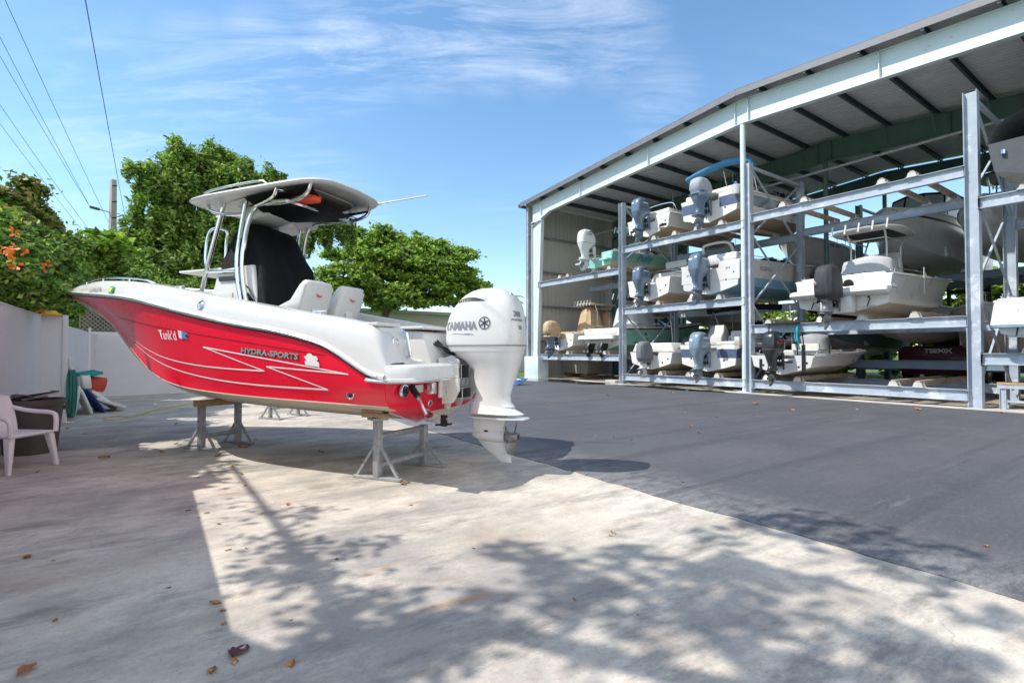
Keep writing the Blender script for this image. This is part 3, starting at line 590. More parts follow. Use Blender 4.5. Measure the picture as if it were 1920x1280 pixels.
# ------------------------------------------------------------------ generic boat
def hull_curves(L, B, D, Db, flare=0):
    h = B/2
    u = [0,.3,.55,.72,.84,.93,1]
    keel = pchip([0,.5,.68,.80,.89,.95,1], [0,0,.03*Db,.13*Db,.34*Db,.62*Db,.95*Db])
    ct = pchip([0,.5,.68,.82,.92,.97,1], [.86*h,.86*h,.72*h,.42*h,.17*h,.07*h,0.0])
    cz = pchip([0,.4,.68,.82,.92,1], [.27,.29,.42,.42+.12*Db,.42+.28*Db,.96*Db])
    st = pchip([0,.35,.62,.78,.90,.97,1], [.94*h,h,.97*h,.80*h,.50*h,.2*h,.02])
    sz = pchip([0,.12,.5,.8,1], [D,D+.02,D+.25*(Db-D),D+.7*(Db-D),Db])
    return keel, ct, cz, st, sz
def boat(name, label, x, y, z, L=6.5, B=2.4, D=.9, Db=1.4, bow=1, bottom=None, side=None, top=None, bands=None, group='boats stored on the rack', splash=.36, floor=.42, cover=None, cat='boat', cuddy=False, notch=True, deckmat=None):
    bottom = bottom or M_BOTTOM; side = side or M_GELW; top = top or M_GELW
    t = empty(name, (x, y, z), 0 if bow > 0 else math.pi, label, cat, group)
    keel, ct, cz, st, sz = hull_curves(L, B, D, Db)
    us = list(np.linspace(0, .6, 8))+list(np.linspace(.65, 1, 13)); bands = bands or [(0, side), (1, side)]
    b = MB()
    NB = 6
    def half(u):
        k, a, zc, s, zs = keel(u), ct(u), cz(u), st(u), sz(u); zc = max(zc, k); zs = max(zs, zc+.01)
        pts = [(0, k), (a*.5, k+(zc-k)*.42), (a*.96, zc-.02), (a, zc)]
        fl = 1+1.1*max(0, (u-.55)/.45)
        for i in range(1, NB+1):
            v = i/NB; pts.append((a+(s-a)*v**fl, zc+(zs-zc)*v))
        return pts
    secs = []
    for u in us:
        hp = half(u); secs.append([Vector((u*L, -p[0], p[1])) for p in hp[::-1]] + [Vector((u*L, p[0], p[1])) for p in hp[1:]])
    n = len(secs[0]); mid = n//2
    def fm(i, j):
        q = min(j, n-2-j)   # 0 = top strip
        if q >= NB: return bottom
        v = 1-(q+.5)/NB
        for lim, mm_ in bands:
            if v >= lim: c = mm_
        return c
    b.loft(secs, side, closed=False, fm=fm)
    # transom with motor notch
    hp = half(0); zt_ = hp[-1][1]; w_ = splash
    def tp(xx):
        q = [Vector((xx, -p[0], p[1])) for p in hp[::-1]] + [Vector((xx, p[0], p[1])) for p in hp[1:]]
        if notch: q += [Vector((xx, w_+.06, zt_-.001)), Vector((xx, w_, zt_-.24)), Vector((xx, -w_, zt_-.24)), Vector((xx, -w_-.06, zt_-.001))]
        return q
    Tm = bands[-1][1] if False else side
    for mm_, lo, hi in [(bottom, -1, .29)]+[(mm2, lo, 9) for lo, mm2 in [(0, bands[0][1])]]: pass
    q0, q1 = tp(-.001), tp(.07); k = len(q0)
    b.add(q0+q1, [tuple(range(k)), tuple(range(2*k-1, k-1, -1))]+[(j, (j+1) % k, k+(j+1) % k, k+j) for j in range(n-1, k)], bands[0][1] if bands[0][1] is not bottom else side)
    hull = b.build('hull', t, smooth=True, angle=28)
    # rub rail
    b = MB()
    for s in (1, -1): b.tube([(u*L+(.01 if u == 1 else 0), s*(st(u)+.005), sz(u)-.03) for u in us], .022, M_GREYH if cover is None else M_BLACK, 6)
    b.build('rub_rail', t, smooth=True)
    # deck
    b = MB(); secs = []
    for u in us:
        s, zs = st(u), sz(u); cap = min(.2, s*.8); fz = floor if u < .70 else zs-.06
        if u < .70: p = [(s, zs), (s-.02, zs+.035), (s-cap, zs+.035), (s-cap-.02, zs), (s-cap-.03, fz), (0, fz)]
        else: p = [(s, zs), (s-.01*min(1, s*5), zs+.035), (max(s-cap, .0), zs+.035), (max(s-cap-.02, 0), zs+.02), (max(s-cap-.05, 0)*.9, zs+.01), (0, zs+.03)]
        secs.append([Vector((u*L+.05*(1-u), -q[0], q[1])) for q in p] + [Vector((u*L+.05*(1-u), q[0], q[1])) for q in p[-2::-1]])
    b.loft(secs, top, closed=False); b.build('deck', t, smooth=True, angle=30)
    t_info = dict(L=L, B=B, D=D, Db=Db, st=st, sz=sz, ct=ct, cz=cz, half=half, root=t)
    if bow > 0 and cover is None:
        rq = random.Random(int(y*100)); D_ = hp[-1][1]
        for k in range(3):      # drain and scupper fittings
            yy = (-.62, .66, -.9)[k]*B/2.4; zz = D_*(.42, .48, .62)[k]
            b = MB(); b.lathe([(.035, 0), (.03, .012), (.012, .014)], M_BLACK, 10, Matrix.Translation((-.002, yy, zz)) @ Matrix.Rotation(-math.pi/2, 4, 'Y')); b.build('drain_fitting', t, smooth=True)
        for sg in (1, -1):
            for u in (.03, .5):
                b = MB(); xx = u*L+.05; yy = sg*(st(u)-.1); zz = sz(u)+.04; b.tube([(xx-.11, yy, zz+.04), (xx+.11, yy, zz+.04)], .014, M_CHROME, 6); b.tube([(xx, yy, zz-.01), (xx, yy, zz+.04)], .018, M_CHROME, 6); b.build('cleat', t, smooth=True)
            b = MB(); b.tube([(.35, sg*(st(.05)-.08), sz(.05)+.04), (.42, sg*(st(.05)-.08), sz(.05)+.16), (L*.35, sg*(st(.35)-.08), sz(.35)+.16), (L*.36, sg*(st(.35)-.08), sz(.35)+.04)], .013, M_CHROME, 6); b.build('grab_rail', t, smooth=True)
        b = MB(); b.tube([(L*.42, .75, sz(.4)), (L*.42-.25*rq.random(), .8, sz(.4)+1.5+rq.random()*.6)], .009, M_GEL, 5); b.build('antenna', t, smooth=True)
        b = MB(); b.box((.35, -B*.36, floor), (.8, B*.36, D_-.12), M_GREYH); b.build('bench_seat', t, bevel=.04)
        b = MB(); b.bar((L*.3, -.45, D_+.18), (L*.3, .45, D_+.18), .12, .42, M_NAVY if rq.random() < .4 else M_GEL); b.build('seat_back', t, bevel=.05)
    if cuddy:
        b = MB(); secs = []
        for u, hh in ((.45,.30),(.52,.34),(.62,.30),(.74,.2),(.86,.08),(.93,.01)):
            s = st(u)*.72; zs = sz(u)+.03; secs.append([Vector((u*L, s*math.cos(a), zs+hh*math.sin(a))) for a in np.linspace(0, math.pi, 11)])
        b.loft(secs, top, closed=False); b.build('cabin_top', t, smooth=True)
    return t, t_info
def hull_text(info, s, size, u0, v, m, side=-1, bow=1, **kw):
    L = info['L']
    def fn(a, b_):
        x = u0*L + (a if side < 0 else -a); u = min(max(x/L, 0), 1); hp = info['half'](u); zc = hp[3][1]; zs = hp[-1][1]
        z = zc+(zs-zc)*v + b_; vv = min(max((z-zc)/(zs-zc), 0), 1); tt = np.interp(vv*6, range(7), [p[0] for p in hp[3:]])
        return (x, side*(tt+.012), z)
    return text(s, size, fn, m, info['root'], **kw)
def hull_panel(info, u0, u1, v0, v1, m, side=-1, name='stripe', off=.006):
    b = MB(); lo = []; hi = []
    for x in np.linspace(u0, u1, 24):
        hp = info['half'](x); z0, z1 = hp[3][1], hp[-1][1]
        for lst, v in ((lo, v0), (hi, v1)):
            tt = np.interp(v*6, range(7), [p[0] for p in hp[3:]]); lst.append((x*info['L'], side*(tt+off), z0+(z1-z0)*v))
    b.loft([lo, hi], m, closed=False); return b.build(name, info['root'], smooth=True)
def ttop(t, x, z, L=2.0, W=1.6, m=None, rods=5, zb=.6, leg_m=None, legs=True, rod_m=None, under=None):
    m = m or M_GEL; leg_m = leg_m or M_CHROME
    b = MB(); secs = []
    for zz, f in ((z, .9), (z+.02, .985), (z+.05, 1), (z+.075, .97), (z+.095, .75), (z+.10, .3)):
        secs.append([Vector((x+L/2*f*se(math.cos(a), 3.2), W/2*f*se(math.sin(a), 3.2)*(1-.12*se(math.cos(a), 3.2)), zz-.03*abs(f*se(math.sin(a), 3)))) for a in np.linspace(0, 2*math.pi, 40, endpoint=False)])
    b.loft(secs, m); top = b.build('t_top', t, smooth=True, angle=40)
    if under:
        b = MB(); b.box((x-L*.3, -W*.33, z-.05), (x+L*.25, W*.33, z+.01), under); b.build('under_bag', top, bevel=.03)
    if legs:
        for s in (1, -1):
            for xa, xb in ((x-L*.22, x-L*.3), (x+L*.2, x+L*.33)):
                b = MB(); b.tube([(xa, s*.48, zb), (xa, s*.5, z-.4), (xb, s*.52, z+.01)], .028, leg_m, 8); b.build('leg', top, smooth=True)
        b = MB()
        for s in (1, -1): b.tube([(x-L*.24, s*.5, z-.22), (x+L*.22, s*.5, z-.22)], .02, leg_m, 6)
        b.tube([(x-L*.24, -.5, z-.22), (x-L*.24, .5, z-.22)], .02, leg_m, 6); b.build('crossbar', top, smooth=True)
    for i in range(rods):
        yy = (i-(rods-1)/2)*W*.8/max(1, rods-1)
        b = MB(); b.tube([(x-L/2-.02, yy, z-.08), (x-L/2+.08, yy, z+.22)], .028, rod_m or m, 8); b.build('rod_holder', top, smooth=True)
    return top
def console(t, x, m=None, h=.95, w_=.42, z=.42, name='console', cov=None):
    m = m or M_GELW
    b = MB(); M_ = cov or m
    prof = [(-.28, 0), (-.22, h*.8), (-.05, h), (.12, h*1.22), (.3, h*1.02), (.45, h*.6), (.5, 0)]
    secs = []
    for s_ in (-1, -.9, 0, .9, 1):
        f = .93 if abs(s_) == 1 else 1
        secs.append([Vector((x+p[0]*f, s_*w_, z+p[1]*f)) for p in prof])
    b.loft(secs, M_); o = b.build(name, t, bevel=.03, smooth=True, seg=2); return o
def arch(t, x, w_, z0, z1, m, r=.022, name='tow_arch', rake=-.2, thick=None):
    b = MB(); b.tube(smooth_path([(x, -w_, z0), (x+rake*.6, -w_*.97, z1-.12), (x+rake, -w_*.7, z1), (x+rake, w_*.7, z1), (x+rake*.6, w_*.97, z1-.12), (x, w_, z0)]), r, m, 8); return b.build(name, t, smooth=True)
def bow_rail(t, info, u0=.5, h=.3, m=None):
    b = MB(); L = info['L']; pts = []
    us = np.linspace(u0, .985, 10)
    left = [(u*L, info['st'](u)*.9, info['sz'](u)+.03+h) for u in us]; rightp = [(p[0], -p[1], p[2]) for p in left]
    b.tube([(us[0]*L-.1, left[0][1], info['sz'](u0)+.03)]+left+rightp[::-1]+[(us[0]*L-.1, rightp[0][1], info['sz'](u0)+.03)], .014, m or M_CHROME, 6)
    for i in range(1, 10, 2):
        for s in (1, -1): b.tube([(left[i][0], s*left[i][1], left[i][2]), (left[i][0]-.03, s*left[i][1], left[i][2]-h)], .012, m or M_CHROME, 6)
    return b.build('bow_rail', t, smooth=True)
def windshield(t, info, u=.47, h=.35):
    b = MB(); L = info['L']; s = info['st'](u)*.8; z = info['sz'](u)+.05
    lo = [(u*L-.5, s, z), (u*L+.25, s*.85, z), (u*L+.6, s*.4, z), (u*L+.65, 0, z), (u*L+.6, -s*.4, z), (u*L+.25, -s*.85, z), (u*L-.5, -s, z)]
    hi = [(p[0]-.28, p[1]*.88, p[2]+h*(.6 if i in (0, 6) else 1)) for i, p in enumerate(lo)]
    b.loft([lo, hi], M_GLASS, closed=False); o = b.build('windshield', t)
    b = MB(); b.tube(hi, .014, M_CHROME, 6); b.tube(lo, .012, M_CHROME, 6)
    for p, q in zip(lo, hi): b.tube([p, q], .01, M_CHROME, 5)
    b.build('windshield_frame', o); return o
def blob_cover(t, x0, x1, w_, z0, z1, m, name='cover', taper=.6, seed=1, n=12, rows=9, folds=.06):
    rg = np.random.default_rng(seed); ph = rg.uniform(0, 6, 8); b = MB(); secs = []
    xc, h = (x0+x1)/2, (x1-x0)/2
    for i in range(rows):
        v = i/(rows-1); f = (1-(1-taper)*v) * (1 if v < .82 else math.sqrt(max(.0, 1-((v-.82)/.185)**2)))
        z = z0+(z1-z0)*v
        secs.append([Vector((xc+h*f*(1+folds*(math.sin(6*a+ph[0]+v*2)+.7*math.sin(11*a+ph[1]-v*3)))*se(math.cos(a), 3), w_*f*(1+folds*(math.sin(5*a+ph[2]+v*2)+.7*math.sin(13*a+ph[3])))*se(math.sin(a), 3), z+.04*math.sin(3*a+ph[4])*(1 if 0 < i < rows-1 else .3))) for a in np.linspace(0, 2*math.pi, 44, endpoint=False)])
    b.loft(secs, m); return b.build(name, t, smooth=True, angle=70)
def trim_tabs(t, D):
    for s in (1, -1):
        b = MB(); b.bar((.0, s*.75, .22), (-.28, s*.75, .17), .3, .012, M_CHROME); b.tube([(-.02, s*.75, .42), (-.2, s*.75, .2)], .018, M_BLACK, 6); b.build('trim_tab', t)
# ------------------------------------------------------------------ boats in the racks
TX = 16.78
def pair(t_, nm, x0, x1, ya, yb, z0, z1, m):
    for s in (1, -1):
        b = MB(); b.box((x0, min(s*ya, s*yb), z0), (x1, max(s*ya, s*yb), z1), m); b.build(nm, t_)
yam = lambda s: ('YAMAHA', .085, 'stbd', -.45, 1.88, M_INKW, 1.1, .1, .003)
# seafoam skiff
t, i = boat('skiff', 'seafoam green skiff with a white outboard on the upper beam beside the corrugated wall', TX, 17.15, 5.24, 6.9, 2.35, .72, 1.05, bands=[(0, M_TEAL), (1, M_TEAL)], bottom=M_KEEL)
outboard(t, -.02, .1, -.13, .96, M_ENGW, [('SUZUKI', .11, 'stbd', -.5, 1.87, M_INK, .9, .1, .003)], detail=1)
b = MB(); b.box((-.3, -1.05, .30), (.0, -.55, .36), M_TEALL); b.box((-.3, .55, .30), (.0, 1.05, .36), M_TEALL); b.box((-.02,-1.0,.1),(-.002,-.42,.7), M_TEALL); b.box((-.02,.42,.1),(-.002,1.0,.7), M_TEALL); b.build('transom_pod', t)
hull_text(i, 'Pushy', .42, .31, .52, mat('blue_script', (.02, .20, .42), .5), shear=.4, bold=.008)
console(t, 2.6); windshield(t, i, .5, .25)
ttop(t, 2.9, 2.15, 1.9, 1.6, M_TEALL, 5, .45)
# tan covered centre console
t, i = boat('covered_center_console', 'white center console under tan canvas covers beside the corrugated wall, lowest level', TX+.1, 19.8, 1.44, 6.6, 2.2, .85, 1.3, side=M_GELW, bottom=M_KEEL)
outboard(t, -.1, 0, -.38, .93, M_ENGB, cover=M_CANVAS_T, cover_low=1.27)
blob_cover(t, .05, 1.7, .95, .55, .98, M_CANVAS_T, 'cockpit_cover', .85, 3)
blob_cover(t, 1.4, 2.75, .68, .8, 2.35, M_CANVAS_T, 'console_cover', .5, 4, folds=.06)
blob_cover(t, 2.7, 3.8, .62, .8, 2.25, M_CANVAS_T, 'seat_cover', .4, 5, folds=.07)
ttop(t, 2.6, 2.42, 2.2, 1.5, mat('tan_top', (.55, .45, .33), .6), 6, .6, rod_m=M_GEL)
# green cruiser with twin drives
t, i = boat('express_cruiser', 'green and white cruiser with two stern drives, low in the bay beside the corrugated wall', TX+.4, 17.15, 1.44, 7.6, 2.55, 1.05, 1.55, bands=[(0, M_TEAL), (.84, M_GEL)], bottom=M_TEAL, top=M_GEL, notch=False)
b = MB(); b.loft([section(.50, .1, -.55, 1.12, 32, 5), section(.54, .1, -.6, 1.18, 32, 5), section(.70, .1, -.56, 1.16, 32, 5), section(.73, .1, -.5, 1.1, 32, 5)], M_GEL); b.build('swim_platform', t, smooth=True, angle=50)
b = MB(); b.box((-.05, -.95, .74), (.4, .95, 1.0), M_GEL); b.build('stern_seat', t, bevel=.08)
hull_panel(i, .01, .95, .86, .93, M_BLACK, name='boot_stripe'); hull_panel(i, .12, .9, .10, .16, M_BLACK, name='lower_stripe')
def vent(t_, u, v, inf, r=.05):
    hp = inf['half'](u); z = hp[3][1]+(hp[-1][1]-hp[3][1])*v; tt = np.interp(v*6, range(7), [p[0] for p in hp[3:]])
    b = MB(); b.lathe([(r, 0), (r*.8, .02), (r*.3, .022)], M_BLACK, 12, Matrix.Translation((u*inf['L'], -tt-.01, z)) @ Matrix.Rotation(math.pi/2, 4, 'X')); b.build('porthole', t_)
vent(t, .22, .62, i, .06); vent(t, .34, .6, i, .05); vent(t, .24, .34, i, .04)
for s in (1, -1):
    b = MB(); b.loft([section(-.28, -.3, -.6, .09, 14), section(-.1, -.22, -.62, .11, 14), section(.18, -.08, -.6, .14, 14), section(.34, -.05, -.5, .14, 14)], M_BLACK); b.lathe([(.02,0),(.07,.06),(.07,.3)], M_TEAL, 12, Matrix.Translation((-.25, 0, -.1)) @ Matrix.Rotation(-math.pi/2, 4, 'Y'))
    o = b.build('stern_drive', t, smooth=True); o.location = (-.12, s*.42-.1, 0)
    b = MB()
    for q in range(3):
        a = q*2.09; b.prism([(0, 0), (.18*math.cos(a-.3), .18*math.sin(a-.3)), (.2*math.cos(a), .2*math.sin(a)), (.18*math.cos(a+.35), .18*math.sin(a+.35))], -.01, .01, M_PROP, Matrix.Translation((-.6, 0, -.1)) @ Matrix.Rotation(math.pi/2, 4, 'Y'))
    b.build('propeller', o)
blob_cover(t, 1.3, 3.2, .95, 1.1, 2.35, mat('pale_canvas', (.55, .57, .58), .8, 0, .1, 4, bump=.4, bs=8), 'cockpit_cover', .72, 8, folds=.04)
windshield(t, i, .5, .45); ttop(t, 2.6, 2.62, 2.3, 1.7, M_BLACK, 5, 1.2, leg_m=M_GEL, rod_m=M_GEL)
# upper pair, middle bay
t, i = boat('walkaround_boat', 'white boat with a rounded blue-grey outboard and chrome arch on the top level', TX, 14.05, 6.18, 6.6, 2.35, .82, 1.25)
outboard(t, -.02, 0, -.28, .90, M_ENGB, [yam(0), ('250', .11, 'back', .13, 1.87, M_INKW, 1.1, .1, .003)])
arch(t, .9, .8, .8, 1.45, M_CHROME); trim_tabs(t, .8); console(t, 2.3, M_GEL)
pair(t, 'trim_plate', -.02, -.012, .62, .94, .3, .4, M_BLACK)
b = MB(); b.box((.1, -1.0, .74), (.75, 1.0, 1.05), M_GEL); b.build('stern_seat', t, bevel=.1)
t, i = boat('deck_boat', 'white and slate-blue boat with grey hooded outboard and blue bimini, top level', TX, 11.2, 6.18, 7.2, 2.55, 1.0, 1.45, bands=[(0, M_GELW), (.35, M_SLATE), (.80, M_GELW)])
outboard(t, -.02, 0, -.35, .94, M_ENGB, cover=mat('pale_grey_canvas', (.33, .35, .38), .8, 0, .12, 5, bump=.5, bs=8), cover_low=1.42, marks=[])
pair(t, 'transom_stripe', -.015, -.004, .45, 1.16, .48, .84, M_SLATE)
b = MB(); secs = []
for k in range(14):
    u = k/13; yy = 1.25-2.55*u; xx = .55+.25*u; zz = 2.0+.28*math.sin(u*math.pi*.85) - .12*(u > .97)
    secs.append([Vector((xx+.22*math.cos(a)*(1+.08*math.sin(k*1.7)), yy, zz+.11*math.sin(a)+.01*math.sin(k*2.1+a))) for a in np.linspace(0, 2*math.pi, 12, endpoint=False)])
b.loft(secs, M_CANVAS_BL); bim = b.build('bimini_top', t, smooth=True, angle=60)
for yy in (1.15, -1.2, -.1):
    b = MB(); b.tube([(1.2, yy, 1.05), (.8, yy, 2.05)], .016, M_GEL, 6); b.build('bimini_pole', bim, smooth=True)
b = MB(); b.lathe([(.11, 0), (.15, .32), (.13, .32), (.1, .03)], M_GEL, 14, Matrix.Translation((-.12, -1.15, .75))); b.lathe([(.05, .3), (.05, .42), (.02, .45)], M_CANVAS_BL, 10, Matrix.Translation((-.12, -1.15, .75))); b.build('bucket', t, smooth=True)
b = MB(); b.box((.1, -1.1, 1.0), (.8, 1.1, 1.22), M_GELW); b.build('stern_seat', t, bevel=.08); bow_rail(t, i, .4, .25)
blob_cover(t, 3.4, 5.2, .9, 1.2, 1.75, M_NAVY, 'bow_cover', .7, 12)
# middle pair
t, i = boat('cuddy_boat', 'cream boat with a small rail and blue-grey outboard, middle level left of the blue-bottomed boat', TX, 14.05, 3.5, 6.3, 2.35, .92, 1.3, cuddy=True)
outboard(t, -.02, 0, -.32, .86, M_ENGB, [yam(0), ('F150', .09, 'back', .10, 1.87, M_INKW, 1.1, .1, .003)])
b = MB(); b.prism([(-1.15,.9),(1.15,.9),(.8,1.35),(-.8,1.35)], 0, 1.2, M_GELW, Matrix.Translation((1.4, 0, 0)) @ Matrix.Rotation(math.pi/2, 4, 'Z') @ Matrix.Rotation(math.pi/2, 4, 'X')); b.build('raised_deck', t, bevel=.05)
b = MB(); b.tube([(1.5, -.7, 1.45), (1.5, .1, 1.45)], .02, M_CHROME); b.tube([(.9, -1.0, 1.2), (.9, -.4, 1.35), (.9, .3, 1.35)], .016, M_CHROME)
b.box((1.45, -.8, 1.5), (1.55, .25, 1.78), M_GEL); b.build('rail', t, bevel=.01)
t, i = boat('bowrider', 'white boat with light blue bottom and white tube arch on the middle level', TX, 11.2, 3.5, 7.5, 2.6, 1.18, 1.62, bands=[(0, M_LBLUE), (.34, M_GEL), (.9, M_GEL)], bottom=M_LBLUE, side=M_GEL, top=M_GEL)
outboard(t, -.02, .1, -.40, .95, M_ENGB, [yam(0), ('F225', .09, 'back', .10, 1.87, M_INKW, 1.1, .1, .003)])
pair(t, 'transom_panel', -.012, -.003, .42, 1.2, .48, 1.12, M_GEL)
arch(t, .7, .62, 1.15, 1.95, M_GEL, .05, rake=-.35); hull_panel(i, .0, .985, .34, .985, M_GREYH, name='grey_side')
hull_text(i, 'ROBALO', .22, .225, .70, M_INKG, bold=.004); windshield(t, i, .58, .35)
text('214', .12, plane_fn((-.02, -.75, .9), (0, -1, 0), (0, 0, 1)), M_INK, t); text('2140', .12, plane_fn((-.02, .85, .8), (0, -1, 0), (0, 0, 1)), M_INK, t)
b = MB(); b.box((.15, -1.0, 1.1), (.9, .2, 1.5), M_GEL); b.box((.15, .25, 1.1), (.9, 1.0, 1.45), M_GEL); b.build('stern_seat', t, bevel=.1)
blob_cover(t, 3.0, 4.2, .9, 1.2, 1.7, M_BLACK, 'seat_cover', .6, 17)
# bottom pair
t, i = boat('white_runabout', 'plain white runabout on the bottom beam, a grey rag over its motor', TX, 13.95, .66, 5.9, 2.3, .72, 1.1, side=M_GELW, bottom=M_KEEL)
outboard(t, -.02, 0, -.34, .74, M_ENGW, cover=M_CANVAS_G, cover_low=.98)
b = MB(); b.prism([(-1.1,.72),(1.1,.72),(.9,1.1),(-.9,1.1)], 0, 1.1, M_GELW, Matrix.Translation((.12, 0, 0)) @ Matrix.Rotation(math.pi/2, 4, 'Z') @ Matrix.Rotation(math.pi/2, 4, 'X')); b.build('stern_deck', t, bevel=.05)
console(t, 2.6, M_CANVAS_G, .8)
t, i = boat('sport_boat', 'white boat with slate side band, folded black bimini and pale blue-grey motor', TX, 11.3, .66, 7.0, 2.55, 1.0, 1.45, bands=[(0, M_GELW), (.32, M_SLATE), (.84, M_GEL)], bottom=M_KEEL)
outboard(t, -.02, 0, -.40, .93, mat('pale_blue_engine', (.19, .26, .33), .3, .1, .06, 3, coat=.4), [yam(0), ('225', .12, 'back', .12, 1.80, M_INKW, 1.1, .1, .004)])
pair(t, 'transom_stripe', -.015, -.004, .42, 1.16, .52, .83, M_SLATE)
b = MB(); b.box((.1, -1.1, .98), (.7, 1.1, 1.12), M_GEL); b.box((1.4, -.95, .9), (2.1, -.05, 1.55), M_GEL); b.build('stern_seat', t, bevel=.07)
o = console(t, 2.2, M_GREYH, 1.15, .35); o.location = (-.3, .85, 0)
b = MB(); b.tube(smooth_path([(2.3, 1.5, 2.42), (2.25, .5, 2.5), (2.2, -.6, 2.48), (2.15, -1.6, 2.38)]), .12, M_CANVAS_B, 10); bim = b.build('rolled_bimini', t, smooth=True)
for s in (1, -1):
    b = MB(); b.tube([(2.9, s*1.15, 1.2), (2.2, s*1.2, 2.42)], .016, M_CHROME, 6); b.tube([(1.6, s*1.15, 1.2), (2.2, s*1.2, 2.42)], .016, M_CHROME, 6); b.build('bimini_pole', bim, smooth=True)
blob_cover(t, 2.6, 4.4, 1.0, 1.15, 2.0, M_BLACK, 'seat_cover', .45, 21); windshield(t, i, .5, .3)
b = MB(); b.lathe([(.16, 0), (.16, .03), (.13, .03), (.13, 0)], M_GEL, 18, Matrix.Translation((-.3, -.55, 1.0)) @ Matrix.Rotation(.3, 4, 'X')); b.build('hose_reel', t, smooth=True)
# open bay: big centre console
t, i = boat('center_console', 'grey-sided center console with white hardtop and black hooded outboard, middle level', TX-.1, 6.75, 2.5, 7.4, 2.75, 1.10, 1.5, bands=[(0, M_GELW), (.2, M_GREYH), (.93, M_GEL)], bottom=M_KEEL, side=M_GEL, top=M_GEL, notch=False)
outboard(t, -.38, .0, -.48, .92, mat('grey_leg', (.20, .21, .22), .35, .2, .1, 5), cover=mat('charcoal_canvas', (.035, .037, .042), .7, 0, .2, 5, bump=.5, bs=8), cover_low=1.0)
b = MB(); b.loft([section(.52, .05, -.45, 1.28, 36, 5), section(.60, .05, -.52, 1.33, 36, 5), section(.70, .05, -.5, 1.32, 36, 5), section(.74, .05, -.45, 1.26, 36, 5)], M_GEL); b.build('stern_platform', t, smooth=True, angle=50)
b = MB(); b.box((-.4, -.42, .02), (-.02, .42, .6), M_GEL); b.build('motor_pod', t, bevel=.04)
b = MB(); b.prism([(-1.3,.7),(1.3,.7),(1.12,1.16),(-1.12,1.16)], 0, .5, M_GEL, Matrix.Translation((.0, 0, 0)) @ Matrix.Rotation(math.pi/2, 4, 'Z') @ Matrix.Rotation(math.pi/2, 4, 'X')); o = b.build('stern_bench', t, bevel=.05)
b = MB(); b.lathe([(.14, 0), (.14, .012), (.02, .02)], M_BLACK, 18, Matrix.Translation((-.01, -.2, .88)) @ Matrix.Rotation(-math.pi/2, 4, 'Y')); b.tube([(-.03, -.6, .79), (-.03, .1, .79)], .02, M_CHROME); b.build('hatch', t)
for k in range(4):
    b = MB(); b.tube([(.1, .5-.33*k, 1.16), (.1, .38-.33*k, 1.19)], .035, M_BLACK); b.build('rod_holder', t)
blob_cover(t, 1.5, 2.7, .80, 1.05, 1.95, mat('light_grey_canvas', (.45, .45, .46), .8, 0, .1, 4, bump=.3, bs=6), 'seat_cover', .86, 31, folds=.012)
ttop(t, 2.6, 2.70, 2.7, 1.9, M_GEL, 5, 1.0, leg_m=M_GEL, under=M_BLACK); console(t, 3.0, M_GEL, 1.2, .5, .7)
trim_tabs(t, 1)
b = MB(); b.box((-.62, .5, .54), (-.5, .8, .56), M_BLACK)
hull_text(i, 'Cubia', .11, .40, .8, M_INKG, shear=.3) if False else None
text('CZ', .09, plane_fn((-.41, -.25, .52), (0, -1, 0), (0, 0, 1)), M_INK, t)
b = MB(); b.tube([(2.1, -1.40, 1.42), (2.1, -1.40, .62)], .012, M_GEL, 6); b.build('hull_strap', t)
# emblem on the motor hood: small sunburst
leg = [c for c in t.children if c.name.startswith('outboard_motor')][0]
b = MB()
for k in range(9):
    a = math.pi*k/8; b.add([(-1.095, .16-.05*math.cos(a)+.012*math.sin(a), 1.42+.05*math.sin(a)), (-1.095, .16-.10*math.cos(a), 1.42+.10*math.sin(a)), (-1.095, .16-.05*math.cos(a)-.012*math.sin(a), 1.42+.05*math.sin(a)-.012*math.cos(a))], [(0,1,2)], M_INKW)
b.add([(-1.076, .22, 1.41), (-1.076, .10, 1.41), (-1.076, .10, 1.39), (-1.076, .22, 1.39)], [(0,1,2,3)], M_INKR)
b.build('emblem', leg)
# little skiff
t, i = boat('flats_skiff', 'small white flats skiff with black outboard, poling platform and rounded grey seat', TX-.38, 8.4, .66, 5.4, 2.1, .62, .82, side=M_GREYH, bands=[(0, M_GREYH), (1, M_GREYH)], top=M_GEL, bottom=M_KEEL)
outboard(t, -.05, .0, -.34, .86, M_ENGK, [('V MAX', .075, 'stbd', -.45, 1.80, M_INKR, 1.2, .3, .004), ('SHO', .10, 'stbd', -.45, 1.69, M_INKR, 1.2, .3, .005), ('YAMAHA', .05, 'stbd', -.45, 1.92, M_INKW, 1, .1, .002)])
b = MB(); b.lathe([(.09, 0), (.09, .03)], M_INKR, 14, Matrix.Translation((-.55, 0, .36))); b.build('red_band', t)
b = MB()
for sx, sy in ((.03, .5), (.03, -.5), (.6, .45), (.6, -.45)): b.tube([(sx, sy, .62), (sx+(.08 if sx < .5 else -.08), sy*.85, 1.62)], .02, M_BLACK, 8)
b.tube([(.1, -.5, 1.1), (.1, .5, 1.1)], .016, M_BLACK); b.box((-.02, -.5, 1.62), (.62, .5, 1.66), M_BLACK); b.build('poling_platform', t, smooth=True)
blob_cover(t, 1.7, 2.6, .55, .66, 1.35, mat('seat_grey', (.32, .33, .36), .7, 0, .1), 'seat', .75, 41, folds=.01)
